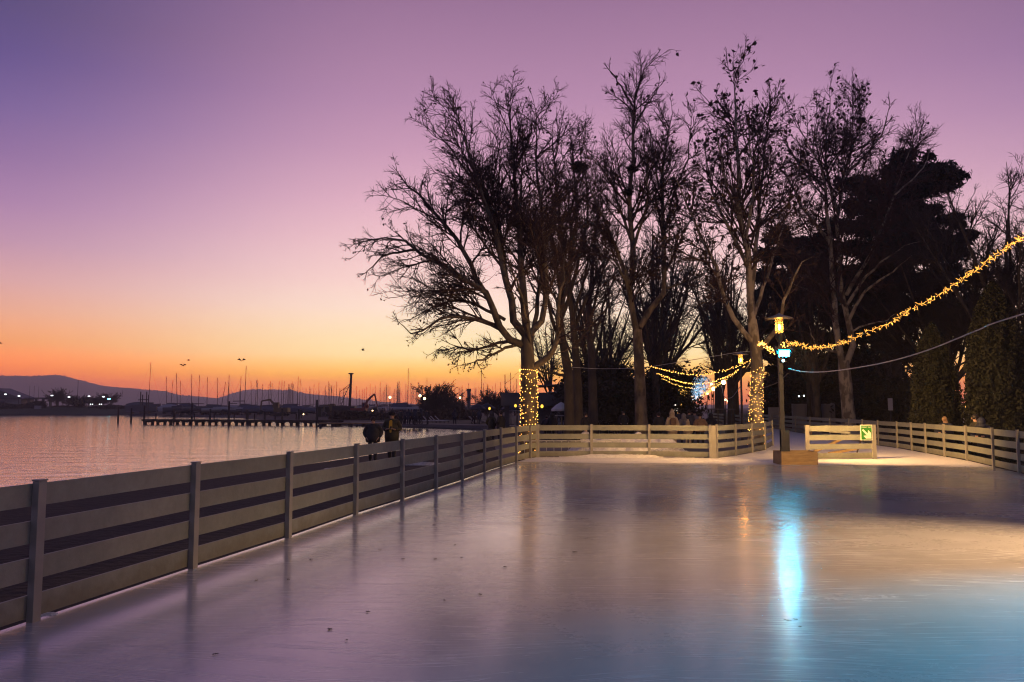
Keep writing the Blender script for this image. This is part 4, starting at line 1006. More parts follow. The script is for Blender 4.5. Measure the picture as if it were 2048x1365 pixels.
kindsb = [sailboat('x', 10.0, 1), sailboat('x', 10.0, 2, 'hull_pale', 'tarp_blue'), sailboat('x', 10.0, 3, 'hull_pale')]
ub = [False] * 3
near_m = [(300, 725, 299), (336, 752.8, 332), (343, 760.5, 340), (358, 745.7, 354), (362, 762, 363), (385.5, 748.8, 384), (399, 749.8, 399), (416, 754, 415), (437, 755.5, 439), (442, 764, 451), (455, 763, 452), (459.5, 749, 458), (479, 777, 478), (482, 753, 482), (491, 732, 490), (504.5, 763, 502)]
mid_m = [(511.7, 761), (515.5, 759.5), (524.5, 768), (537, 766.6), (540, 762.5), (543, 767), (556.7, 761.5), (563.7, 761), (566.6, 762.4), (575.5, 768), (579, 768), (585, 768), (596, 752.8), (600, 758.8), (612, 776.7), (619, 772.5), (627, 768), (631, 783), (638, 782),
         (649.5, 779), (656.8, 762.4), (658.7, 767), (662.5, 770.6), (666.6, 770.6), (672.7, 764), (678.4, 776), (680.5, 777)]
tall_m = [(816.5, 737), (854, 756), (963, 739), (1021, 745), (795, 770), (975, 768), (1033, 758)]
rb = random.Random(12); cnt = 0
def put_boat(px, py, d_, label, rz, tilt=0.0):
    global cnt
    k = cnt % 3; cnt += 1; p = dp(px, py, d_); h = p.z - GZ; s = h / 10.0; s2 = min(s, 1.15)
    off = .05 * 7.2 * s2
    loc = (p.x - off * math.cos(rz), d_ - off * math.sin(rz), GZ)
    if not ub[k]: ub[k] = True; o = kindsb[k]; o.location = loc; o.rotation_euler = (0, 0, rz); o.scale = (s2, s2, s); o['label'] = label
    else: o = copy_tree(kindsb[k], loc, label, rz, (s2, s2, s))
    o.rotation_euler[1] = tilt
for i, (x, y, xb) in enumerate(near_m):
    lab = 'laid up sailing boat on the quay with a bare mast' if i not in (0, 14) else ('laid up sailing boat with the tallest mast, left end of the quay' if i == 0 else 'laid up sailing boat with the second tallest mast above the pier')
    put_boat(x, y, rb.uniform(205, 235) + (40 if i < 3 else 0), lab, rb.uniform(-.5, .5) + (PI if i % 2 else 0), math.atan2(x - xb, 60) * .9)
for x, y in mid_m: put_boat(x, y, rb.uniform(220, 262), 'laid up sailing boat on the quay with a bare mast', rb.uniform(-.6, .6), rb.uniform(0, .04))
for x, y in tall_m: put_boat(x, y, 190 if x > 800 else 230, 'sailing boat behind the shore with a mast standing high above the others', rb.uniform(-.6, .6))
for i in range(135):
    x = 690 + 345 * rb.random() if i < 118 else 560 + 140 * rb.random(); d_ = rb.uniform(300, 420); y = 815 - (rb.uniform(8.4, 12.0) - 1.72) / d_ * F
    put_boat(x, y, d_, 'distant sailing boat in the thicket of masts beyond the shore', rb.uniform(-.8, .8))

# pier with its piles
pa, pb = Vector((-51, 112, WZ)), Vector((-22.2, 104, WZ)); t = (pb - pa).normalized(); Lp_ = (pb - pa).length
pr = thing('pier', pa, 'long low wooden pier on paired piles reaching out from the shore', 'pier'); pr.rotation_euler[2] = math.atan2(t.y, t.x)
MB().box(0, Lp_, -.9, .9, .58, .72).box(0, Lp_, -.92, -.82, .45, .578).box(0, Lp_, .82, .92, .45, .578).build('deck', MATS['pile'], pr)
for k in range(15):
    x = .5 + k * (Lp_ - 1) / 14
    m = MB()
    for y in (-.7, .7): m.box(x - .16, x + .16, y - .12, y + .12, -.6, .449)
    m.box(x - .3, x + .3, -.8, .8, .3, .448); m.build('pile_pair', MATS['pile'], pr)
for k in range(9):
    x = 1 + k * Lp_ / 9.5; MB().box(x - .06, x + .06, .7, .8, .722, 1.5).build('bollard', MATS['pile'], pr)
qa, qb = Vector((-24, 101, WZ)), Vector((-14.5, 99.5, WZ)); t2 = (qb - qa).normalized()
q_ = thing('jetty', qa, 'short low jetty with a pale edge lying near the shore', 'pier'); q_.rotation_euler[2] = math.atan2(t2.y, t2.x)
MB().box(0, 9.6, -.7, .7, .3, .44).build('deck', MATS['plank_end'], q_)
m = MB()
for k in range(6): m.box(.2 + k * 1.8, .4 + k * 1.8, -.6, .6, -.6, .298)
m.build('piles', MATS['pile'], q_)
PGp = 'mooring posts standing in the water along the pier'
for i, (px, pyt, pyb) in enumerate(((236, 815, 845), (262, 817, 845), (288, 812, 846), (347, 818, 846), (383, 806, 847), (420, 818, 848), (457, 803, 849), (493, 820, 847), (495, 822, 849), (529, 824, 849), (564, 818, 850), (597, 819, 851), (633, 800, 852), (664, 822, 851), (640, 840, 852), (728, 820, 842))):
    b = gp(px, pyb, WZ); top = dp(px, pyt, b.y)
    o = MB().tube([(0, 0, -.6), (0, 0, 0), (0, 0, top.z - WZ)], [.15, .15, .13], 7).build('mooring_post', MATS['pile'], None, True, b)
    tag(o, 'dark mooring post rising from the lake beside the pier' if i > 2 else 'dark mooring post standing alone left of the pier', 'post', PGp if i > 2 else 'lone mooring posts left of the pier')
for px, py in ((641, 857), (637, 854), (703, 854), (714, 854)):
    b = gp(px, py, WZ); tag(MB().ball((0, 0, .08), .16, 8, 6, (1, .8, 1)).tube([(0, 0, .15), (0, 0, .38)], .03, 5).build('buoy', MATS['black'], None, True, b), 'small dark buoy floating on the lake', 'buoy', 'buoys near the jetty')
# quay clutter: machines, shed, crane
def excavator(loc, rz, label, colr, boom, s=1.0):
    r = thing('excavator', loc, label, 'excavator', None, rz, s)
    for y in (-1.0, 1.0): MB().prism([(-1.6, y - .25, .1), (1.6, y - .25, .1), (1.9, y - .25, .5), (1.5, y - .25, .85), (-1.5, y - .25, .85), (-1.9, y - .25, .5)], (0, .5, 0)).build('track', MATS['black'], r)
    MB().box(-2.0, 1.0, -1.15, 1.15, .95, 1.9).build('body', MATS[colr], r)
    cb = MB().prism([(.0, .2, 1.9), (1.2, .2, 1.9), (1.3, .2, 2.4), (1.0, .2, 3.0), (0, .2, 3.0)], (0, .95, 0)).build('cab', MATS[colr], r)
    MB().box(.15, 1.0, .19, .199, 2.15, 2.8).build('window', MATS['glass_dark'], cb)
    MB().tube(boom[:3], [.26, .3, .2], 4).build('boom', MATS[colr], r); MB().tube(boom[2:4], [.2, .14], 4).build('arm', MATS[colr], r)
    e = Vector(boom[3]); MB().prism([e + Vector((-.1, -.5, 0)), e + Vector((-.8, -.5, -.3)), e + Vector((-.5, -.5, -1)), e + Vector((.2, -.5, -.9))], (0, 1, 0)).build('bucket', MATS['black'], r)
    return r
def gd(x, d_, z=GZ): return Vector(((x - 1024) / F * d_, d_, z))
excavator(gd(561, 172), PI, 'dark excavator with its boom stretched low over the quay', 'digger_yellow', [(.6, -.3, 1.9), (2.2, -.3, 3.6), (4.0, -.3, 3.3), (4.2, -.3, 1.5)])
excavator(gd(724, 150), 0, 'red excavator with its arm bent high beside the shore', 'digger_red', [(.6, -.3, 1.9), (1.2, -.3, 3.4), (2.6, -.3, 4.7), (3.2, -.3, 2.2)], .95)
excavator(gd(672, 165), PI, 'second dark digger parked beside the small shed', 'digger_yellow', [(.6, -.3, 1.8), (1.6, -.3, 2.7), (2.6, -.3, 2.5), (2.9, -.3, 1.2)], .9)
b = gd(648, 168); sh = thing('shed', b, 'small greenish shed on the quay beside the parked digger', 'shed')
MB().box(-1.3, 1.3, 0, 2.2, 0, 2.0).build('wall', MATS['lawn'], sh); MB().prism([(-1.5, -.1, 2.0), (1.5, -.1, 2.0), (.1, -.1, 2.6)], (0, 2.4, 0)).build('roof', MATS['wall_dark'], sh); MB().box(-.4, .4, -.02, -.003, .05, 1.7).build('door', MATS['wall_dark'], sh)
cr0 = gd(700, 160); cr = thing('crane', cr0, 'tall dark pile driving mast with a lattice stay on the quay', 'crane'); hC = dp(700, 749, 160).z - GZ
MB().tube([(0, 0, 1.2), (.25, 0, hC)], [.28, .24], 8).box(-.25, .65, -.35, .35, hC, hC + .25).build('mast', MATS['metal_dark'], cr)
m = MB()
for x0 in (-1.6, -1.2): m.tube([(x0 - .8, 0, 1.5), (x0 - .4 + .9 * (x0 > -1.4), 0, 5.0), (.12, 0, hC * .78)], .07, 4)
for k in range(6): m.tube([(-2.1 + .18 * k, 0, 2 + k * .7), (-1.3 + .2 * k, 0, 2.4 + k * .7)], .05, 4)
m.build('lattice_stay', MATS['metal_dark'], cr)
MB().box(-3.2, 1.2, -1, 1, .6, 2.2).build('body', MATS['metal_dark'], cr); MB().box(-3.4, 1.4, -1.1, -.7, 0, .6).build('track', MATS['black'], cr); MB().box(-3.4, 1.4, .7, 1.1, 0, .6).build('track', MATS['black'], cr)
for i, (x, d_, w, h, mm, lab) in enumerate(((285, 240, 9.2, 3.6, 'hull_dark', 'large dark covered boat mound at the left end of the quay'), (345, 222, 6.5, 2.8, 'wall_grey', 'pale tarpaulin covered boat on the quay, first of the row'), (378, 215, 5.5, 3.1, 'tarp_blue', 'blue tarpaulin covered boat under the masts'), (430, 212, 7, 2.5, 'hull_dark', 'dark covered boat under the leaning masts'),
                                            (466, 210, 6.5, 2.4, 'wall_grey', 'grey covered boat below the second tallest mast'), (520, 200, 8, 2.3, 'tarp_blue', 'long blue covered boat left of the dark excavator'), (598, 196, 8.5, 2.3, 'tarp_blue', 'low blue covered boat between digger and shed'), (690, 190, 6, 2.3, 'hull_dark', 'dark covered boat behind the pile driver'))):
    r = thing('covered_boat', gd(x, d_), lab, 'boat', 'covered boats on the quay'); rings = []
    for k in range(9):
        t = k / 8; ww = 1.4 * math.sin(PI * min(1, .12 + t * .82)) ** .6; zz = h * (.55 + .45 * math.sin(PI * min(1, .2 + t * .7)))
        rings.append([((t - .5) * w, -ww, .9), ((t - .5) * w, -ww * .9, zz * .75), ((t - .5) * w, 0, zz), ((t - .5) * w, ww * .9, zz * .75), ((t - .5) * w, ww, .9), ((t - .5) * w, 0, .5)])
    MB().loft(rings).build('tarpaulin', MATS[mm], r)
    MB().box(-w * .3, -w * .3 + .2, -.8, .8, 0, .9).box(w * .25, w * .25 + .2, -.8, .8, 0, .9).build('cradle', MATS['pile'], r)
for x, d_, n in ((283, 239, 2), (295, 239, 2)):
    for k in range(n):
        b = gd(x + k * 4, d_); tag(MB().tube([(0, 0, 0), (0, 0, 6.6 - k * .9)], .16, 6).build('pile_stub', MATS['pile'], None, False, b), 'short dark pile sticking up behind the covered boat mound', 'pile', 'pile stubs by the covered boat mound')

# far left spit: bank, hedge, pavilion with pergola, trees, lamps
struct(link('spit_bank', npmesh('spit_bank', [(x, y, z) for x in np.arange(-330, -92, 6.0) for (y, z) in ((246, -.3), (252, .7 + .3 * math.sin(x * .2)), (262, 1.1 + (.9 if x < -135 else 0)), (300, 1.0))],
    [(i * 4 + k, (i + 1) * 4 + k, (i + 1) * 4 + k + 1, i * 4 + k + 1) for i in range(39) for k in range(3)], MATS['lawn'], True)))
def hedge(name, label, x0, x1, y, z, h, depth, m, seed, cat='hedge', size=.3, n=2600):
    rng_ = np.random.default_rng(seed); c = np.stack([rng_.uniform(0, x1 - x0, n), rng_.uniform(-depth / 2, depth / 2, n), np.zeros(n)], 1)
    hh = h * (.75 + .25 * np.sin(c[:, 0] * .35 + 1) * np.sin(c[:, 0] * .11)); c[:, 2] = rng_.random(n) ** .7 * hh
    V, Q = quads(rng_, c, size, 2.2); r = thing(name, (x0, y, z), label, cat)
    link('crown', npmesh('crown', V, Q, MATS[m]), r); MB().box(.2, x1 - x0 - .2, -depth * .3, depth * .3, 0, h * .55).build('inner_growth', MATS[m], r)
hedge('hedge', 'dark clipped hedge on the bank before the lakeside pavilion', -170, -150, 258, 1.2, 2.6, 3, 'shrub', 3)
hedge('hedge', 'low dark hedge under the far spit trees', -150, -125, 262, 1.2, 1.2, 3, 'shrub', 4)
hedge('reed_bed', 'brown reed strip along the shore behind the row of people', -29, -5, 128, GZ, 1.7, 2.5, 'reed', 5, 'reeds', .25, 4200)
pv0 = Vector((-168, 268, 1.2)); pv_ = thing('pavilion', pv0, 'lakeside pavilion with a gabled roof and pergola at the left edge', 'building')
MB().box(-14, 5.2, -2, 5, 0, 3.2).build('wall', MATS['wall_grey'], pv_); MB().prism([(-14, -3, 3.2), (6.6, -3, 3.2), (-3.5, -3, 6.9)], (0, 9, 0)).build('roof', MATS['wall_dark'], pv_)
for k in range(5): MB().box(6.6 + k * 2.4 - .3, 6.9 + k * 2.4, -.3, .3, 0, 3.3).build('pergola_post', MATS['wall_dark'], pv_)
MB().box(5.3, 20.0, -1.2, 1.2, 3.31, 3.75).build('pergola_beam', MATS['wall_dark'], pv_)
for k in range(3): MB().box(-11 + k * 4.5, -9.2 + k * 4.5, -2.03, -2.003, .9, 2.4).build('window', MATS['glass_dark'], pv_)
for px, top in ((61, 772), (70, 772), (79, 773)):
    b = gd(px, 258, 1.1); o = MB().tube([(0, 0, 0), (0, 0, dp(px, top, 258).z - 1.1)], [.07, .04], 6).build('flagpole', MATS['mast'], None, False, b); tag(o, 'bare flagpole on the far spit beside the pavilion pergola', 'flagpole', 'three flagpoles on the far spit')
b = gd(157, 275, 1.1); tag(MB().tube([(0, 0, 0), (0, 0, dp(157, 760, 275).z - 1.1)], [.13, .06], 6).build('pole', MATS['mast'], None, False, b), 'tall single pole rising behind the far spit trees', 'pole')
ub0 = gd(79, 254, .9); u = thing('utility_box', ub0, 'square utility cabin near the flagpoles on the far spit', 'cabin'); MB().box(-.8, .8, -.6, .6, 0, 1.3).build('wall', MATS['wall_grey'], u); MB().box(-.86, .86, -.66, .66, 1.302, 1.4).build('roof', MATS['wall_dark'], u)
FG = 'small bare trees on the far spit'
ft = park_tree(111, 6.6, 'largest bare tree on the far spit, its crown leaning left', FG, sp=.75, n=(8, 6, 4), rm=.020, fan=16, l1=.5, up=(.0, .0, .02), tk=.24); ft.location = gd(117, 262, 1.1); ft.rotation_euler[1] = -.16
for i, (px, s, lab) in enumerate(((139, .72, 'small rounded tree right of the largest on the far spit'), (157, .68, 'dense low tree in the middle of the far spit'), (188, .7, 'thin pale tree on the far spit'), (203, .62, 'small tree beside the blue lit sign'), (223, .85, 'rightmost tree of the far spit group'))):
    copy_tree(ft, gd(px, 262 + i * 2, 1.0), lab, 1.1 * i + .5, (s * 1.1, s * 1.1, s))
fs = shrub(112, gd(157, 259, 1.1), 'dense dark bush under the far spit trees', 4.6, 3.8, 60, 'shrub', FG, .35)
def globe_lamp(px, py, d_, label, core, rad, group, z=GZ, hat=False):
    p = dp(px, py, d_); r = thing('street_lamp', (p.x, d_, z), label, 'street lamp', group); h = p.z - z
    MB().tube([(0, 0, 0), (0, 0, h - rad * .8)], [.07, .045], 7).build('post', MATS['metal_dark'], r)
    MB().ball((0, 0, h), rad, 10, 8).build('lamp_globe', MATS[core], r, True)
    if hat: MB().lathe([(.42, h + rad * 1.05), (.2, h + rad * 1.3), (.03, h + rad * 1.6)], 16).build('lamp_shade', MATS['metal_grey'], r)
    return r
G1 = 'white street lamps on the far spit'
for px, py in ((11, 789), (38, 792.5), (104, 791.5), (138, 794.5), (178, 793), (207, 794)):
    p = dp(px, py, 256); r = thing('street_lamp', (p.x, 256, 1.0), 'white lit street lamp on the far spit across the water', 'street lamp', G1); h = p.z - 1.0
    MB().tube([(0, 0, 0), (0, 0, h - .1)], [.1, .07], 6).build('post', MATS['metal_dark'], r); MB().ball((0, 0, h), .38, 10, 6, (1, 1, .42)).build('lamp_head', MATS['lamp_white'], r)
p = dp(218, 798.5, 255); r = thing('lit_sign', (p.x, 255, 1.0), 'small blue white lit board among the far spit trees', 'sign'); h = p.z - 1.0
MB().box(-.42, .42, -.05, .05, h - .2, h + .2).build('panel', MATS['lamp_cyan'], r); MB().box(-.05, .05, -.04, .04, 0, h - .202).build('post', MATS['metal_dark'], r)
for px in (181, 185, 199, 203):
    p = dp(px, 809, 262); tag(MB().ball((0, 0, 0), .16, 8, 6).build('car_light', MATS['lamp_white'], None, False, p), 'white car lamp glowing low behind the far spit trees', 'light', 'car lamps behind the far spit')
G2 = 'warm globe lamps along the shore path'
globe_lamp(780, 795, 112, 'warm shore lamp directly above the strolling man with the yellow top', 'lamp_globe', .17, G2, hat=True); globe_lamp(840, 792, 104, 'tall shore lamp with a flat shade left of the bare thicket', 'lamp_globe', .17, G2, hat=True)
globe_lamp(849, 797.5, 125, 'warm shore lamp against the left side of the bare thicket', 'lamp_globe', .19, G2); globe_lamp(920, 796, 120, 'warm shore lamp right of the bare thicket', 'lamp_globe', .15, G2); globe_lamp(1034, 790.5, 78, 'shaded warm lamp just left of the wrapped trunk', 'lamp_globe', .13, G2, hat=True)
for px, py, d_ in ((607, 829, 172), (700, 829.5, 165), (745, 822, 150)):
    p = dp(px, py, d_); tag(MB().ball((0, 0, 0), .13, 8, 6).build('work_light', MATS['lamp_globe'], None, False, p), 'small bright work lamp low on the quay', 'light', 'work lamps on the quay')
# bare thicket and bushes on the shore
TG = 'bare bushes on the spit beyond the shore path'
bt = park_tree(121, 5.6, 'dense bare thicket right of the tall shore lamp', TG, sp=.55, n=(9, 6, 5), rm=.011, fan=22, l1=.4, up=(.04, .03, .03), tk=.12); bt.location = gd(872, 132); bt.scale = (1.2, 1.2, 1)
for i, (px, d_, s, lab) in enumerate(((890, 136, 1.05, 'bare thicket with two bare tops against the glow'), (858, 140, .75, 'low bare bush left in the shore thicket'), (910, 130, .68, 'low bare bush right in the shore thicket'), (1000, 118, .82, 'reddish bare bush left of the dark parasol'), (975, 140, .75, 'far low bare bush behind the parasols'))):
    copy_tree(bt, gd(px, d_), lab, i * 1.7, (s * 1.25, s * 1.25, s))
b = gd(938, 150); tag(MB().lathe([(.36, 0), (.34, dp(938, 778, 150).z - GZ - .5), (.44, dp(938, 778, 150).z - GZ - .45), (.44, dp(938, 778, 150).z - GZ)], 10).build('chimney', MATS['wall_dark'], None, False, b), 'thick dark chimney pipe right of the bare thicket', 'chimney')
# sun beds
SB = 'white sun loungers on the lawn by the shore'
def lounger(loc, rz, lab):
    r = thing('sun_lounger', loc, lab, 'sun lounger', SB, rz)
    MB().box(-.6, .7, -.32, .32, .28, .34).build('seat', MATS['coat_white'], r)
    MB().prism([(-.6, -.32, .30), (-1.15, -.32, .85), (-1.10, -.32, .89), (-.56, -.32, .341)], (0, .64, 0)).build('backrest', MATS['coat_white'], r)
    for x in (-.5, .6):
        for y in (-.26, .26): MB().box(x - .025, x + .025, y - .025, y + .025, 0, .279).build('leg', MATS['metal_dark'], r)
    return r
l0 = lounger(gd(847, 100), .3, 'white sun lounger on the lawn near the row of people')
for px, d_, rz in ((864, 101, .3), (873, 103, .3), (880, 100, .3), (888, 103, .25), (957, 97, .3), (972, 97, .3), (818, 104, .3), (1005, 90, .3)): copy_tree(l0, gd(px, d_), 'white sun lounger on the lawn near the row of people' if px < 900 else 'white sun lounger in front of the shore parasols', rz)
UG = 'parasols on the shore terrace'
def parasol(loc, label, w, h, m):
    r = thing('parasol', loc, label, 'parasol', UG); MB().tube([(0, 0, 0), (0, 0, h)], .04, 6).build('pole', MATS['metal_dark'], r)
    MB().lathe([(w / 2, h - .75), (w / 2, h - .6), (w * .25, h - .22), (.04, h)], 8).build('canopy', MATS[m], r); MB().box(-.35, .35, -.35, .35, 0, .1).build('base', MATS['metal_dark'], r)
parasol(gd(955, 96), 'dark parasol over the lawn left of the standing pair', 2.2, 2.4, 'canvas_dark'); parasol(gd(974, 100), 'second dark parasol behind the first on the lawn', 2.2, 2.5, 'canvas_dark'); parasol(gd(1022, 92), 'dark terrace parasol left of the wrapped trunk', 2.4, 2.4, 'canvas_dark')
parasol(gd(1122, 68), 'half lowered pale parasol beside the dark terrace roof', 1.7, 2.4, 'canvas_white')
for px, py, d_ in ((979, 817.5, 84), (1031, 812, 76), (1084, 813, 66)):
    p = dp(px, py, d_); r = thing('lantern', p, 'yellow paper lantern glowing by the terrace', 'lantern', 'yellow lanterns on the terrace'); MB().ball((0, 0, 0), .12, 8, 6, (1, 1, 1.25)).build('shade', MATS['lantern_yellow'], r, True); MB().tube([(0, 0, .14), (0, 0, .6)], .012, 4).build('cord', MATS['cable_dark'], r)
# ------------------------------------------------------------------ buildings behind the trees
c0 = gd(1030, 92); bl = thing('restaurant', c0, 'dark modern lakeside restaurant with a flat overhanging roof behind the bare trunks', 'building')
X = lambda px, d_=92: (px - 1024) / F * d_ - c0.x
Z = lambda py, d_=92: dp(1024, py, d_).z - GZ
MB().box(X(1085), X(1300), 0, 9, 0, Z(812)).build('wall', MATS['wall_grey'], bl)
MB().box(X(1082), X(1310), -1.2, 9.5, Z(812) + .003, Z(786)).build('balcony_front', MATS['wall_dark'], bl)
MB().box(X(1095), X(1320), -1.6, 10, Z(786) + .003, Z(784.2)).build('roof_edge', MATS['roof_pale'], bl)
MB().box(X(1115), X(1270), 2, 8, Z(784) + .01, Z(769)).build('upper_wall', MATS['wall_dark'], bl)
MB().prism([(X(1077), 1, Z(772)), (X(1300), 1, Z(763)), (X(1300), 1, Z(760.5)), (X(1077), 1, Z(770))], (0, 9, 0)).build('roof', MATS['wall_dark'], bl)
for k in range(7): MB().box(X(1092 + k * 27), X(1092 + k * 27 + 17), -.03, -.003, .5, Z(815)).build('window', MATS['glass_dark'], bl)
for k in range(4): MB().box(X(1120 + k * 40), X(1120 + k * 40 + 22), 1.97, 1.997, Z(781), Z(773)).build('window', MATS['glass_dark'], bl)
tr0 = gd(1050, 78); te = thing('terrace_canopy', tr0, 'dark terrace canopy on posts beside the wrapped trunk', 'canopy')
X2 = lambda px: (px - 1024) / F * 78 - tr0.x; Z2 = lambda py: dp(1024, py, 78).z - GZ
MB().box(X2(1002), X2(1122), -1, 3, Z2(812), Z2(786)).build('roof', MATS['wall_dark'], te)
for px in (1014, 1060, 1108): MB().box(X2(px) - .25, X2(px) + .25, 0, .5, 0, Z2(812) - .003).build('post', MATS['wall_dark'], te)
MB().box(X2(1070), X2(1118), 2.0, 2.2, 0, Z2(813)).build('back_wall', MATS['wall_grey'], te)
tag(MB().tube([(0, 0, 0), (0, 0, dp(1021, 745, 90).z)], .05, 5).tube([(0, 0, 4.6), (1.1, 0, 5.4)], .03, 4).build('antenna_mast', MATS['mast'], None, False, gd(1010, 90)), 'thin antenna mast left of the wrapped trunk', 'mast')
st0 = gd(1209, 66); stl = thing('market_stall', st0, 'market stall outlined by white light strips behind the trunks', 'stall')
X3 = lambda px: (px - 1024) / F * 66 - st0.x; Z3 = lambda py: dp(1024, py, 66).z - GZ
MB().box(X3(1190), X3(1228), 0, 2, 0, Z3(833)).build('counter', MATS['wall_dark'], stl); MB().box(X3(1188), X3(1230), 1.8, 2, Z3(833) + .002, Z3(803)).build('back_wall', MATS['wall_dark'], stl); MB().box(X3(1187), X3(1231), -.3, 2.1, Z3(803) + .002, Z3(800)).build('roof', MATS['wall_grey'], stl)
MB().tube([(X3(1191), -.32, Z3(804)), (X3(1215), -.32, Z3(801.5)), (X3(1227), -.32, Z3(803))], .045, 5).tube([(X3(1215.5), -.3, Z3(802)), (X3(1215.5), -.3, Z3(824))], .045, 5).tube([(X3(1226.6), -.3, Z3(803)), (X3(1226.6), -.3, Z3(807))], .03, 5).build('light_strip', MATS['lit_strip'], stl)
for px, w in ((1194, .2), (1203.5, .22), (1211.5, .09)): MB().ball((X3(px), .6, Z3(811)), w, 10, 7, (1, 1, .9)).build('paper_ball', MATS['lantern_yellow'], stl, True)
m = MB()
for k in range(26): px = rg.choice((1194, 1195, 1197, 1210, 1212, 1217, 1221)); m.ball((X3(px + rg.uniform(-2, 2)), .3, Z3(rg.uniform(813, 829))), .028, 5, 3)
tag(m.build('bulbs', MATS['lit_strip'], stl), kind='stuff')
for px0, px1, py in ((1196, 1222, 843.5), (1226, 1240, 843.5), (1110, 1128, 831)):
    a = dp(px0, py, 60); b = dp(px1, py, 60); r = thing('bench', Vector((a.x, 60, GZ)), 'bench with a pale seat catching the light near the stall', 'bench', 'benches before the stall')
    MB().box(0, b.x - a.x, -.2, .2, a.z - GZ - .06, a.z - GZ).build('seat', MATS['roof_pale'], r); MB().box(.1, .18, -.15, .15, 0, a.z - GZ - .062).build('leg', MATS['metal_dark'], r); MB().box(b.x - a.x - .18, b.x - a.x - .1, -.15, .15, 0, a.z - GZ - .062).build('leg', MATS['metal_dark'], r)
for px, py, w, h in ((1309, 791, .5, .95), (1322, 791, .22, .95), (1331, 792, .3, .7)):
    p = dp(px, py, 70); r = thing('light_board', (p.x, 70, GZ), 'bluish lit panel glimpsed between the dark trunks', 'sign', 'bluish lit panels between the trunks'); MB().box(-w / 2, w / 2, 0, .06, p.z - GZ - h / 2, p.z - GZ + h / 2).build('panel', MATS['lit_window'], r); MB().box(-.04, .04, .0, .06, 0, p.z - GZ - h / 2 - .002).build('post', MATS['metal_dark'], r)
# alley lamps and other park lights
G3 = 'globe lamps along the alley'
for px, py, d_, rad, lab in ((1447, 765, 76, .22, 'largest warm globe lamp in the alley'), (1427, 778.5, 100, .25, 'warm globe lamp left below the largest one'), (1423, 769, 118, .17, 'small warm globe lamp above its neighbour in the alley'), (1415, 787.5, 132, .19, 'last warm globe lamp low in the alley'), (1457, 803, 96, .16, 'low warm lamp right of the alley crowd'), (1451, 800, 100, .12, 'dim low lamp beside the other low one'),
                             (1562, 791, 90, .15, 'warm lamp seen left of the lamp post in the park')):
    globe_lamp(px, py, d_, lab, 'lamp_globe', rad, G3)
lamp_post(Vector(((1482 - 1024) / F * 41, 41, GZ)), 'second shaded street lamp, left of the pale wrapped trunk', 40, False, 0, True, 'street_lamp', 4.75)
globe_lamp(1632, 779, 75, 'cold white lamp with a flat shade in the park behind the free panel', 'lamp_white', .13, G3, hat=True)
ob = gd(1627, 80); r = thing('lit_bush', ob, 'round bush covered in orange lights behind the park fence', 'light ornament'); m = MB()
for k in range(150):
    a = rg.uniform(0, 2 * PI); u = rg.uniform(-1, 1); s_ = math.sqrt(1 - u * u); m.ball((1.15 * s_ * math.cos(a), 1.0 * s_ * math.sin(a), 2.45 + 1.0 * u), .032, 5, 3)
tag(m.build('bulbs', emis('bulb_orange', (1, .36, .06), 2.6, 'NONE'), r), kind='stuff')
rngb = np.random.default_rng(9); V, Q = cloud(rngb, [(np.array([0, 0, 2.4]), 1.05)], 500, .14, .9); link('crown', npmesh('crown', V, Q, MATS['shrub']), r); MB().tube([(0, 0, 0), (0, 0, 2)], .08, 6).build('trunk', MATS['bark_dark'], r)
# small light arches and Christmas tree at the end of the alley
b = gd(1361, 92); r = thing('lit_christmas_tree', b, 'small cone tree of golden lights at the end of the alley', 'light ornament'); m = MB()
for k in range(120):
    t = rg.random() ** .8; a = rg.uniform(0, 6.28); m.ball(((.5 * (1 - t)) * math.cos(a), (.5 * (1 - t)) * math.sin(a), 1.0 + 1.7 * t), .028, 5, 3)
tag(m.build('bulbs', MATS['bulb_far'], r), kind='stuff'); MB().lathe([(.42, 1.0), (.2, 1.9), (.02, 2.65)], 10).build('crown', MATS['shrub'], r); MB().tube([(0, 0, 0), (0, 0, 1.0)], .05, 6).build('trunk', MATS['bark_dark'], r)
for px, w in ((1351, .16), (1356, .14), (1374, .22)):
    p = dp(px, 816, 88); r = thing('light_board', (p.x, 88, GZ), 'narrow warm lit panel at the end of the alley', 'sign', 'warm lit panels ending the alley'); MB().box(-w, w, 0, .05, p.z - GZ - .35, p.z - GZ + .35).build('panel', MATS['lit_strip'], r); MB().box(-.03, .03, 0, .05, 0, p.z - GZ - .352).build('post', MATS['metal_dark'], r)
# fences and panels in the park at the right
wf = thing('garden_wall', gd(1530, 66), 'pale low block wall behind the park side fence', 'wall')
X4 = lambda px: (px - 1530) / F * 66; Z4 = lambda py: dp(1024, py, 66).z - GZ
for a, b, y0 in ((1536, 1556, 815), (1583, 1609, 808), (1611, 1659, 808), (1661, 1668, 806)): MB().box(X4(a), X4(b), 0, .2, 0, Z4(y0)).build('wall_panel', MATS['wall_grey'], wf)
kb = gd(1922, 44); ki = thing('kiosk', kb, 'pale little kiosk hung with golden lights behind the leaning people', 'kiosk')
X5 = lambda px: (px - 1922) / F * 44; Z5 = lambda py: dp(1024, py, 44).z - GZ
MB().box(X5(1911), X5(1946), 0, 1.5, 0, Z5(812)).build('wall', MATS['canvas_white'], ki); MB().box(X5(1909), X5(1948), -.2, 1.6, Z5(812) + .003, Z5(809.5)).build('roof', MATS['wall_grey'], ki); MB().box(X5(1937), X5(1942), -.02, -.003, 0, Z5(823)).build('door', MATS['plank_end'], ki)
m = MB()
for k in range(34):
    px = rg.uniform(1912, 1944); m.ball((X5(px), -.05, Z5(rg.uniform(810.5, 816) if k < 14 else 821 + rg.uniform(-.6, .6))), .017, 5, 3)
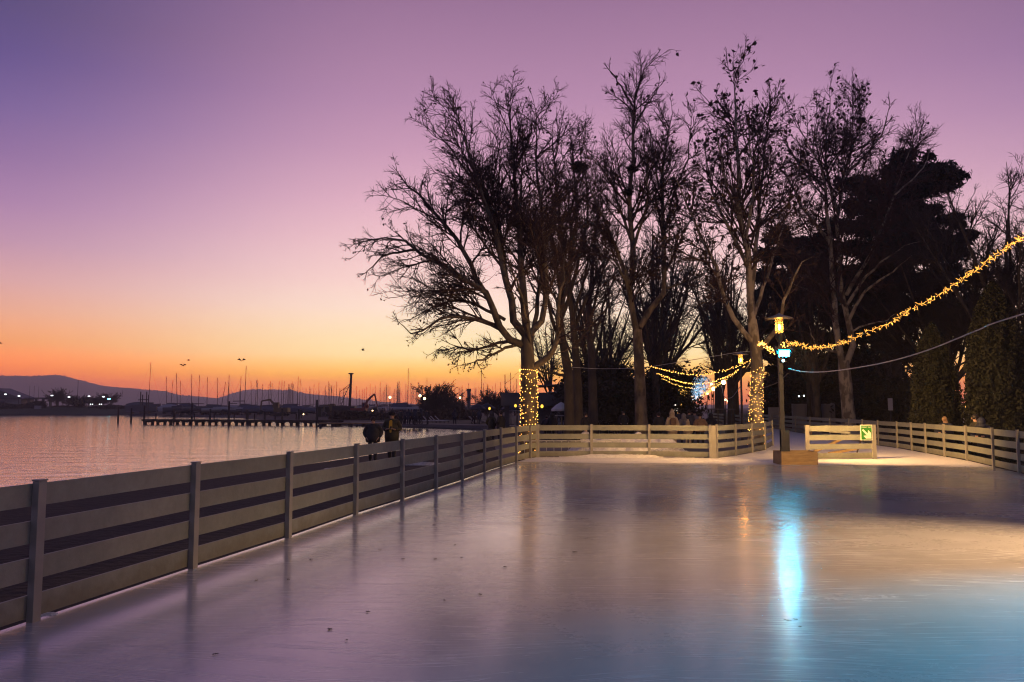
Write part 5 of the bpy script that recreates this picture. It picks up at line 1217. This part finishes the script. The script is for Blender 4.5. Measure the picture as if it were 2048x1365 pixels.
tag(m.build('bulbs', MATS['bulb_far'], ki), kind='stuff')
for px, py, s_ in ((1935, 790, .05), (1976, 803, .06), (1725, 792, .06), (1608, 792, .05), (1598, 793, .05)):
    p = dp(px, py, 70); tag(MB().ball((0, 0, 0), s_ * 1.4, 8, 6).build('path_light', MATS['lamp_white'], None, False, p), 'tiny cold path light twinkling in the dark park', 'light', 'tiny path lights in the dark park')
np_ = dp(1781, 809, 46); r = thing('notice_board', (np_.x, 46, GZ), 'small pale notice board standing among the dark park trunks', 'sign'); MB().box(-.13, .13, 0, .04, np_.z - GZ - .35, np_.z - GZ + .35).build('panel', MATS['wall_grey'], r); MB().box(-.03, .03, .0, .04, 0, np_.z - GZ - .352).build('post', MATS['metal_dark'], r)
# small bar table and railing right of the alley crowd
p = gd(1441, 48); r = thing('bar_table', p, 'tall dark bar table standing at the alley beside the crowd', 'table'); zt = dp(1440, 818, 48).z - GZ
MB().box(-.75, .75, -.35, .35, zt - .05, zt).build('tabletop', MATS['wall_dark'], r)
for x in (-.6, -.2, .25, .62): MB().box(x - .03, x + .03, -.03, .03, 0, zt - .052).build('leg', MATS['metal_dark'], r)
# metal bar railing behind the corner of the rink
rr0 = Vector((.4, 29.6, GZ)); r = thing('bar_railing', rr0, 'low metal bar railing behind the far corner of the rink', 'railing')
MB().box(0, 3.6, -.02, .02, .72, .76).box(0, 3.6, -.02, .02, .08, .11).build('rail', MATS['metal_light'], r)
for k in range(14): MB().box(.05 + k * .27, .072 + k * .27, -.011, .011, .112, .718).build('bar', MATS['metal_light'], r)
# birds
def gull(px, py, d_, label, rz, s, dih):
    r = thing('gull', dp(px, py, d_), label, 'bird', None, rz, s)
    MB().ball((0, 0, 0), .1, 8, 6, (2.4, .9, .8)).ball((.24, 0, .02), .06, 8, 6).prism([(.29, -.01, .02), (.36, 0, .005), (.29, .01, .02)], (0, 0, .012)).prism([(-.2, -.05, 0), (-.38, -.08, 0), (-.38, .08, 0), (-.2, .05, 0)], (0, 0, .012)).build('body', MATS['bird'], r, True)
    for sd in (-1, 1):
        MB().prism([(.12, sd * .0, .03), (.14, sd * .38, .03 + dih), (-.02, sd * .85, .03 + dih * .55), (-.12, sd * .80, .03 + dih * .55), (-.14, sd * .36, .03 + dih), (-.12, sd * .0, .03)], (0, 0, .015)).build('wing', MATS['bird'], r)
gull(377, 721, 95, 'gull gliding with spread wings above the left masts', .6, .62, .12); gull(366, 732, 95, 'gull banking low beside the tallest left masts', 1.4, .55, .35); gull(483, 722.5, 95, 'gull climbing above the second tallest mast', 2.0, .6, .5)
gull(726, 701, 90, 'gull flying alone left of the hanging twigs', .4, .62, .3); gull(1, 687, 80, 'gull leaving the picture at the left edge', .3, .6, .1)
# ------------------------------------------------------------------ people
def skin_mesh(verts, edges, radii, m, name, sub=1):
    me = bpy.data.meshes.new(name); me.from_pydata([tuple(v_) for v_ in verts], edges, []); o = bpy.data.objects.new('tmp', me); COL.objects.link(o)
    md = o.modifiers.new('s', 'SKIN'); sv = me.skin_vertices[0].data
    for i, r in enumerate(radii):
        sv[i].radius = r if hasattr(r, '__len__') else (r, r)
    sv[0].use_root = True
    md.use_smooth_shade = True; md.branch_smoothing = .3
    s_ = o.modifiers.new('u', 'SUBSURF'); s_.levels = sub; s_.render_levels = sub
    dg = bpy.context.evaluated_depsgraph_get(); dg.update()
    out = bpy.data.meshes.new_from_object(o.evaluated_get(dg)); bpy.data.objects.remove(o); bpy.data.meshes.remove(me)
    out.materials.clear(); out.materials.append(MATS[m]); out.name = name
    return out
def ring(c, rx, ry, n=14, lean=0): return [(c[0] + rx * math.cos(2 * PI * j / n), c[1] + ry * math.sin(2 * PI * j / n) + lean, c[2]) for j in range(n)]
def person(loc, rz, label, h=1.74, coat='coat_black', legs='trousers', hat=None, hair='hair_dark', hood=None, bulk=1.0, long_=.78, arms='down', top=None, stride=.12, group=None, bend=0.0, phone=False, pack=None, hands=False):
    """faces -Y before rz; built at 1.74 m and scaled"""
    s = h / 1.74; r = thing('person', loc, label, 'person', group, rz, s)
    st = stride
    J = dict(pel=(0, 0, .93), spi=(0, -.01 - bend * .15, 1.15), che=(0, -bend * .32, 1.36), nek=(0, -.01 - bend * .45, 1.485), hea=(0, -.03 - bend * .52, 1.60), cro=(0, -.02 - bend * .55, 1.69))
    for sd, k in ((-1, 'l'), (1, 'r')):
        f = st * sd
        J['hip' + k] = (sd * .095, 0, .90); J['kne' + k] = (sd * .105, -.03 - f * .55, .48); J['ank' + k] = (sd * .11, .03 - f, .085 + (.04 if f < -.05 else 0)); J['toe' + k] = (sd * .125, -.13 - f, .035)
        y0 = -bend * .32
        J['sho' + k] = (sd * .185, y0, 1.405)
        if arms == 'down': J['elb' + k] = (sd * .255, y0 + .04, 1.12); J['wri' + k] = (sd * .25, y0 - .06, .88); J['han' + k] = (sd * .25, y0 - .08, .80)
        elif arms == 'pocket': J['elb' + k] = (sd * .315, y0 + .07, 1.14); J['wri' + k] = (sd * .22, y0 - .12, .97); J['han' + k] = (sd * .17, y0 - .15, .92)
        elif arms == 'hold': J['elb' + k] = (sd * .29, y0 + .03, 1.13); J['wri' + k] = (sd * .15, y0 - .24, 1.12); J['han' + k] = (sd * .08, y0 - .30, 1.15)
        elif arms == 'lean': J['elb' + k] = (sd * .30, y0 - .20, 1.16); J['wri' + k] = (sd * .12, y0 - .36, 1.12); J['han' + k] = (sd * .04, y0 - .40, 1.12)
    names = ['pel', 'spi', 'che', 'nek', 'hea', 'cro'] + [a + k for k in 'lr' for a in ('sho', 'elb', 'wri', 'han')] + [a + k for k in 'lr' for a in ('hip', 'kne', 'ank', 'toe')]
    ix = {n_: i for i, n_ in enumerate(names)}; V = [J[n_] for n_ in names]
    E = [('pel', 'spi'), ('spi', 'che'), ('che', 'nek'), ('nek', 'hea'), ('hea', 'cro')]
    for k in 'lr': E += [('che', 'sho' + k), ('sho' + k, 'elb' + k), ('elb' + k, 'wri' + k), ('wri' + k, 'han' + k), ('pel', 'hip' + k), ('hip' + k, 'kne' + k), ('kne' + k, 'ank' + k), ('ank' + k, 'toe' + k)]
    rad = {'pel': (.14, .11), 'spi': (.13, .10), 'che': (.15, .105), 'nek': .055, 'hea': (.078, .095), 'cro': (.06, .07), 'sho': .062, 'elb': .043, 'wri': .029, 'han': (.036, .02), 'hip': .085, 'kne': .056, 'ank': .04, 'toe': .035}
    R_ = [rad.get(n_, rad.get(n_[:3])) for n_ in names]
    Ei = [(ix[a], ix[b]) for a, b in E]
    if hands:                                      # five short fingers rooted in each palm
        for k, sd in (('l', -1), ('r', 1)):
            w = Vector(J['wri' + k]); p = Vector(J['han' + k]); d_ = (p - w).normalized(); sidev = d_.cross(Vector((0, 0, 1)));
            sidev = sidev.normalized() if sidev.length > .1 else Vector((1, 0, 0)); curl = d_.cross(sidev).normalized()
            for q, (o_, l_) in enumerate(((-.03, .062), (-.01, .075), (.011, .07), (.03, .055))):
                a = len(V); b0 = p + sidev * o_ + d_ * .02; V += [b0, b0 + d_ * l_ * .5 + curl * .012, b0 + d_ * l_ * .85 + curl * .035]; R_ += [.010, .009, .008]; Ei += [(ix['han' + k], a), (a, a + 1), (a + 1, a + 2)]
            a = len(V); b0 = p - sidev * .045 - d_ * .02; V += [b0, b0 + d_ * .04 - sidev * .012 + curl * .02]; R_ += [.011, .009]; Ei += [(ix['han' + k], a), (a, a + 1)]
    body = link('body', skin_mesh(V, Ei, R_, 'skin', 'body'), r)
    # face on the continuous head: nose, brows, ears
    hd = Vector(J['hea'])
    # trousers, shoes
    sub_ = ['pel'] + [a + k for k in 'lr' for a in ('hip', 'kne', 'ank')]; si = {n_: i for i, n_ in enumerate(sub_)}
    link('trousers', skin_mesh([J[n_] for n_ in sub_], [(si['pel'], si['hip' + k]) for k in 'lr'] + [(si[a + k], si[b + k]) for k in 'lr' for a, b in (('hip', 'kne'), ('kne', 'ank'))], [(.15, .12)] + [.105, .078, .066] * 2, legs, 'trousers'), r)
    for k in 'lr':
        a, b = Vector(J['ank' + k]), Vector(J['toe' + k]); MB().tube([a + Vector((0, .04, .03)), a + Vector((0, -.01, -.02)), (a + b) / 2 + Vector((0, 0, -.01)), b, b + Vector((0, -.03, -.004))], [.055, .062, .05, .045, .02], 8).build('shoe', MATS['shoe'], r, True)
    # coat: torso + sleeves as one skin, hem lofted below
    cs = ['spi', 'che', 'nek'] + [a + k for k in 'lr' for a in ('sho', 'elb', 'wri')]; ci = {n_: i for i, n_ in enumerate(cs)}
    cV = [Vector(J[n_]) for n_ in cs]; cV[ci['nek']] = cV[ci['nek']] + Vector((0, .01, -.025))
    cR = [(.17 * bulk, .15 * bulk), (.155 * bulk, .13 * bulk), .075] + [.082 * min(bulk, 1.2), .082 * bulk, .058] * 2
    link('coat', skin_mesh(cV, [(0, 1), (1, 2)] + [(1, ci['shol']), (1, ci['shor'])] + [(ci[a + k], ci[b + k]) for k in 'lr' for a, b in (('sho', 'elb'), ('elb', 'wri'))], cR, coat, 'coat', 2), r)
    b = bulk; cy = -bend * .15
    MB().loft([ring((0, J['nek'][1] * .8 + .01, 1.445), .085, .08), ring((0, cy * 1.6 - bend * .1, 1.38), .135 * b, .11 * b), ring((0, cy - bend * .1, 1.28), .178 * b, .14 * b), ring((0, cy, 1.15), .205 * b, .165 * b), ring((0, cy * .5, 1.0), .215 * b, .18 * b), ring((0, 0, .9), .212 * b, .18 * b), ring((0, .005, long_), .195 * b, .168 * b), ring((0, .005, long_ - .012), .17 * b, .14 * b)]).build('coat_hem', MATS[coat], r, True)
    if top: MB().loft([[(-.05, J['che'][1] - .165 * b, 1.40), (.05, J['che'][1] - .165 * b, 1.40), (.03, J['che'][1] - .15 * b, 1.44), (-.03, J['che'][1] - .15 * b, 1.44)], [(-.06, cy - .185 * b, 1.2), (.045, cy - .185 * b, 1.2), (.045, cy - .15 * b, 1.2), (-.06, cy - .15 * b, 1.2)], [(-.03, -.195 * b, 1.02), (.02, -.195 * b, 1.02), (.02, -.15 * b, 1.02), (-.03, -.15 * b, 1.02)]]).build('inner_top', MATS[top], r)
    # head dress
    n = hd
    fm = MB().ball((n.x, n.y - .085, n.z - .015), .014, 6, 5, (.8, 1.1, 1.6)); fm.ball((n.x - .032, n.y - .078, n.z + .012), .011, 6, 4).ball((n.x + .032, n.y - .078, n.z + .012), .011, 6, 4)
    for sd in (-1, 1): fm.ball((n.x + sd * .08, n.y, n.z - .005), .022, 6, 5, (.4, .8, 1.3))
    fm.build('face_features', MATS['skin'], body, True)
    if hood:
        MB().ball((n.x, n.y + .02, n.z + .01), .145, 14, 10, (.9, 1.0, 1.12)).loft([ring((n.x, n.y + .03, n.z - .07), .13, .13), ring((0, J['nek'][1] + .02, 1.43), .17, .15)]).build('hood', MATS[hood], r, True)
        if hood == 'coat_cream': MB().ball((n.x, n.y + .03, n.z + .15), .075, 12, 8, (1, 1, 1.5)).build('hood_tip', MATS[hood], r, True)
    elif hat:
        MB().lathe([(.108, .015), (.112, .05), (.10, .10), (.06, .135), (.01, .145)], 14, (n.x, n.y + .005, n.z)).lathe([(.113, -.005), (.119, .01), (.113, .035)], 14, (n.x, n.y + .005, n.z)).build('hat', MATS[hat], r, True)
    else:
        MB().ball((n.x, n.y + .022, n.z + .035), .108, 14, 10, (.86, .98, .98)).build('hair', MATS[hair], r, True)
        if hair == 'hair_fair' or hood == 'long': MB().loft([ring((n.x, n.y + .05, n.z + .03), .09, .07), ring((n.x, n.y + .075, n.z - .12), .10, .06), ring((n.x, n.y + .08, n.z - .26), .075, .04)]).build('long_hair', MATS[hair], r, True)
    if not hood: MB().lathe([(.10, -.02), (.115, .03), (.10, .07)], 12, (0, J['nek'][1] + .01, 1.42)).build('collar', MATS[coat], r, True)
    if pack:
        tag(MB().box(-.13, .13, .14 * b, .27 * b, 1.0, 1.38).ball((0, .2, 1.37), .12, 10, 6, (1.05, .55, .6)).build('backpack_body', MATS[pack], None, False), None)
        o = bpy.data.objects['backpack_body'] if 'backpack_body' in bpy.data.objects else None
        if o: o.parent = r; o.name = 'backpack'
    if phone:
        ph = Vector(J['hanr']); o = MB().box(-.037, .037, -.006, .006, -.07, .07).build('phone', MATS['black']); o.location = Vector(loc) + Matrix.Rotation(rz, 3, 'Z') @ (Vector((.02, ph.y - .02, ph.z + .03)) * s); o.rotation_euler = (-.7, 0, rz)
        tag(o, 'phone held up by the man in the open olive coat', 'phone'); MB().box(-.032, .032, .0065, .008, -.062, .062).build('screen', MATS['phone_screen'], o)
    return r
# the two strolling men beside the lake (facing the camera)
person(dp(745, 930, 28.2).xy.to_3d() + Vector((0, 0, GZ)), .08, 'stout person in a bulky black jacket with hands in the pockets, strolling by the lake', 1.64, 'coat_black', 'trousers', None, 'hair_dark', None, 1.3, .80, 'pocket', None, .22, hands=True)
person(dp(783, 930, 28.8).xy.to_3d() + Vector((0, 0, GZ)), -.05, 'man in open olive coat, yellow top and black hat strolling by the lake', 1.83, 'coat_olive', 'trousers', 'wool_black', 'hair_dark', None, 1.18, .70, 'hold', 'yellow_top', .2, phone=True, hands=True)
person(gd(983.5, 44), 2.6, 'person in a dark green long coat standing left in the pair by the fence', 1.72, 'coat_olive', 'trousers', None, 'hair_dark', 'coat_navy', 1.0, .5, 'pocket', stride=.03)
person(gd(1002, 43), -2.2, 'person in a black coat standing right in the pair by the fence', 1.78, 'coat_black', 'trousers', None, 'hair_dark', None, 1.2, .6, 'hold', stride=.03)
person(gd(962, 36, GZ - .62), 1.6, 'dark hooded person bending low behind the lake side fence', 1.62, 'coat_black', 'trousers', None, 'hair_dark', 'coat_black', 1.3, .6, 'lean', bend=.9)
person(gd(1093, 47), 2.9, 'seated looking dark figure, left of two by the terrace', 1.5, 'coat_black', 'trousers', None, 'hair_dark', None, 1.3, .7, 'pocket', stride=.02); person(gd(1103, 46), 3.3, 'dark figure, right of two by the terrace', 1.62, 'coat_black', 'trousers', None, 'hair_dark', 'coat_black', 1.3, .7, 'pocket', stride=.02)
person(gd(1171, 41), .5, 'dark haired person in black standing among the slim trunks', 1.72, 'coat_black', 'trousers', None, 'hair_dark', None, 1.0, .75, 'down', stride=.05)
person(gd(1170, 33.5, GZ - .25), .7, 'child in a pale and blue jacket just behind the front fence', 1.42, 'coat_white', 'coat_navy', None, 'hair_dark', None, 1.0, .8, 'down', stride=.05)
AG = 'people walking away down the alley'
person(gd(1343, 38.5), PI, 'person in a cream coat with a pointed hood and a small backpack, walking away', 1.78, 'coat_cream', 'coat_cream', None, 'hair_dark', 'coat_cream', 1.12, .55, 'down', stride=.12, group=AG, pack='coat_brown')
person(gd(1366, 41), PI, 'person in a grey hooded coat right of the cream hooded one', 1.64, 'coat_grey', 'trousers', None, 'hair_fair', 'coat_grey', 1.0, .6, 'down', stride=.12, group=AG)
person(gd(1374, 40), PI, 'small child in a pinkish cream snowsuit walking in the alley', 1.3, 'coat_cream', 'coat_cream', None, 'hair_fair', 'coat_cream', 1.0, .7, 'down', stride=.08, group=AG)
person(gd(1377, 44), PI, 'tall person in a navy coat ahead of the small child', 1.84, 'coat_navy', 'trousers', None, 'hair_dark', None, 1.1, .6, 'down', stride=.14, group=AG)
person(gd(1388, 46), PI, 'person in a grey jacket and dark hat', 1.76, 'coat_grey', 'trousers', 'wool_black', 'hair_dark', None, 1.0, .75, 'down', stride=.12, group=AG)
person(gd(1398.5, 39.5), PI, 'person in a brown jacket with a pale fur collar and dark hair', 1.66, 'coat_brown', 'trousers', 'wool_black', 'hair_dark', None, 1.28, .8, 'pocket', stride=.1, group=AG)
person(gd(1420, 42), 2.8, 'person in a black hooded coat right of the brown jacket', 1.66, 'coat_black', 'trousers', None, 'hair_dark', 'coat_black', 1.05, .7, 'pocket', stride=.04, group=AG)
person(gd(1316, 43), PI, 'dark clothed person close to the tallest trunk', 1.7, 'coat_black', 'trousers', None, 'hair_dark', None, 1.1, .7, 'down', stride=.1, group=AG)
person(gd(1357, 56), PI, 'far dark figure in the middle of the alley', 1.75, 'coat_navy', 'trousers', None, 'hair_dark', None, 1.1, .7, 'down', stride=.1, group=AG)
person(gd(1383, 62), PI, 'far dark figure ahead of the grey jacket in the alley', 1.75, 'coat_black', 'trousers', None, 'hair_dark', None, 1.1, .7, 'down', stride=.1, group=AG)
person(gd(1246, 50), .2, 'dark figure standing left of the tallest trunk by the stall', 1.75, 'coat_black', 'trousers', None, 'hair_dark', None, 1.1, .7, 'pocket', stride=.04)
def rail_pos(px, off):                               # just outside the park side fence
    for a, b in zip(RIGHT, RIGHT[1:]):
        xa, xb = a.x / a.y * F + 1024, b.x / b.y * F + 1024
        if a.y > 5 and min(xa, xb) <= px <= max(xa, xb):
            t = (px - xa) / (xb - xa); p = a.lerp(b, t); d_ = (b - a).normalized(); return p + Vector((d_.y, -d_.x, 0)) * off
rp_ = rail_pos(1859, .55); person(Vector((rp_.x, rp_.y, GZ)), -.9, 'fair haired person in a dark jacket leaning on the park side fence', 1.64, 'coat_navy', 'trousers', None, 'hair_fair', None, 1.1, .75, 'lean', stride=.04, bend=.45)
rp_ = rail_pos(1909, .7); person(Vector((rp_.x, rp_.y, GZ)), -1.7, 'dark haired person in olive jacket, left of the close pair at the fence', 1.74, 'coat_olive', 'trousers', None, 'hair_dark', None, 1.25, .75, 'lean', stride=.04, bend=.2)
rp_ = rail_pos(1924, .6); person(Vector((rp_.x, rp_.y, GZ)), -.8, 'dark hooded person, right of the close pair at the fence', 1.62, 'coat_navy', 'trousers', None, 'hair_dark', 'coat_navy', 1.25, .75, 'lean', stride=.04, bend=.6)
# distant walkers on the shore: two built, the rest copies
WG = 'people strolling on the far shore path'
w1 = person(gd(802, 92), .4, 'dark walker on the shore path right of the strolling men', 1.72, 'coat_black', 'trousers', None, 'hair_dark', None, 1.1, .7, 'down', stride=.16, group=WG); w2 = person(gd(811, 93), 2.8, 'dark walker on the shore path right of the strolling men', 1.68, 'coat_navy', 'trousers', None, 'hair_dark', 'coat_navy', 1.1, .6, 'pocket', stride=.1, group=WG)
for i, px in enumerate((818, 824, 829, 837, 843, 855.5, 910, 947, 959, 805, 833)):
    copy_tree(w1 if i % 2 else w2, gd(px, 91 + (i * 7 % 5)), 'dark walker on the shore path right of the strolling men' if px < 880 and i != 5 else ('dark walker standing alone among the white loungers' if i == 5 else 'dark figure on the lawn near the shore parasols'), i * 1.1, 1.0)
for px, d_ in ((766, 120), (786, 122), (603, 140)): copy_tree(w1, gd(px, d_), 'dark figure standing beyond the shore near the red excavator' if px > 700 else 'dark figure alone on the quay behind the pier', px * .1, 1.05)
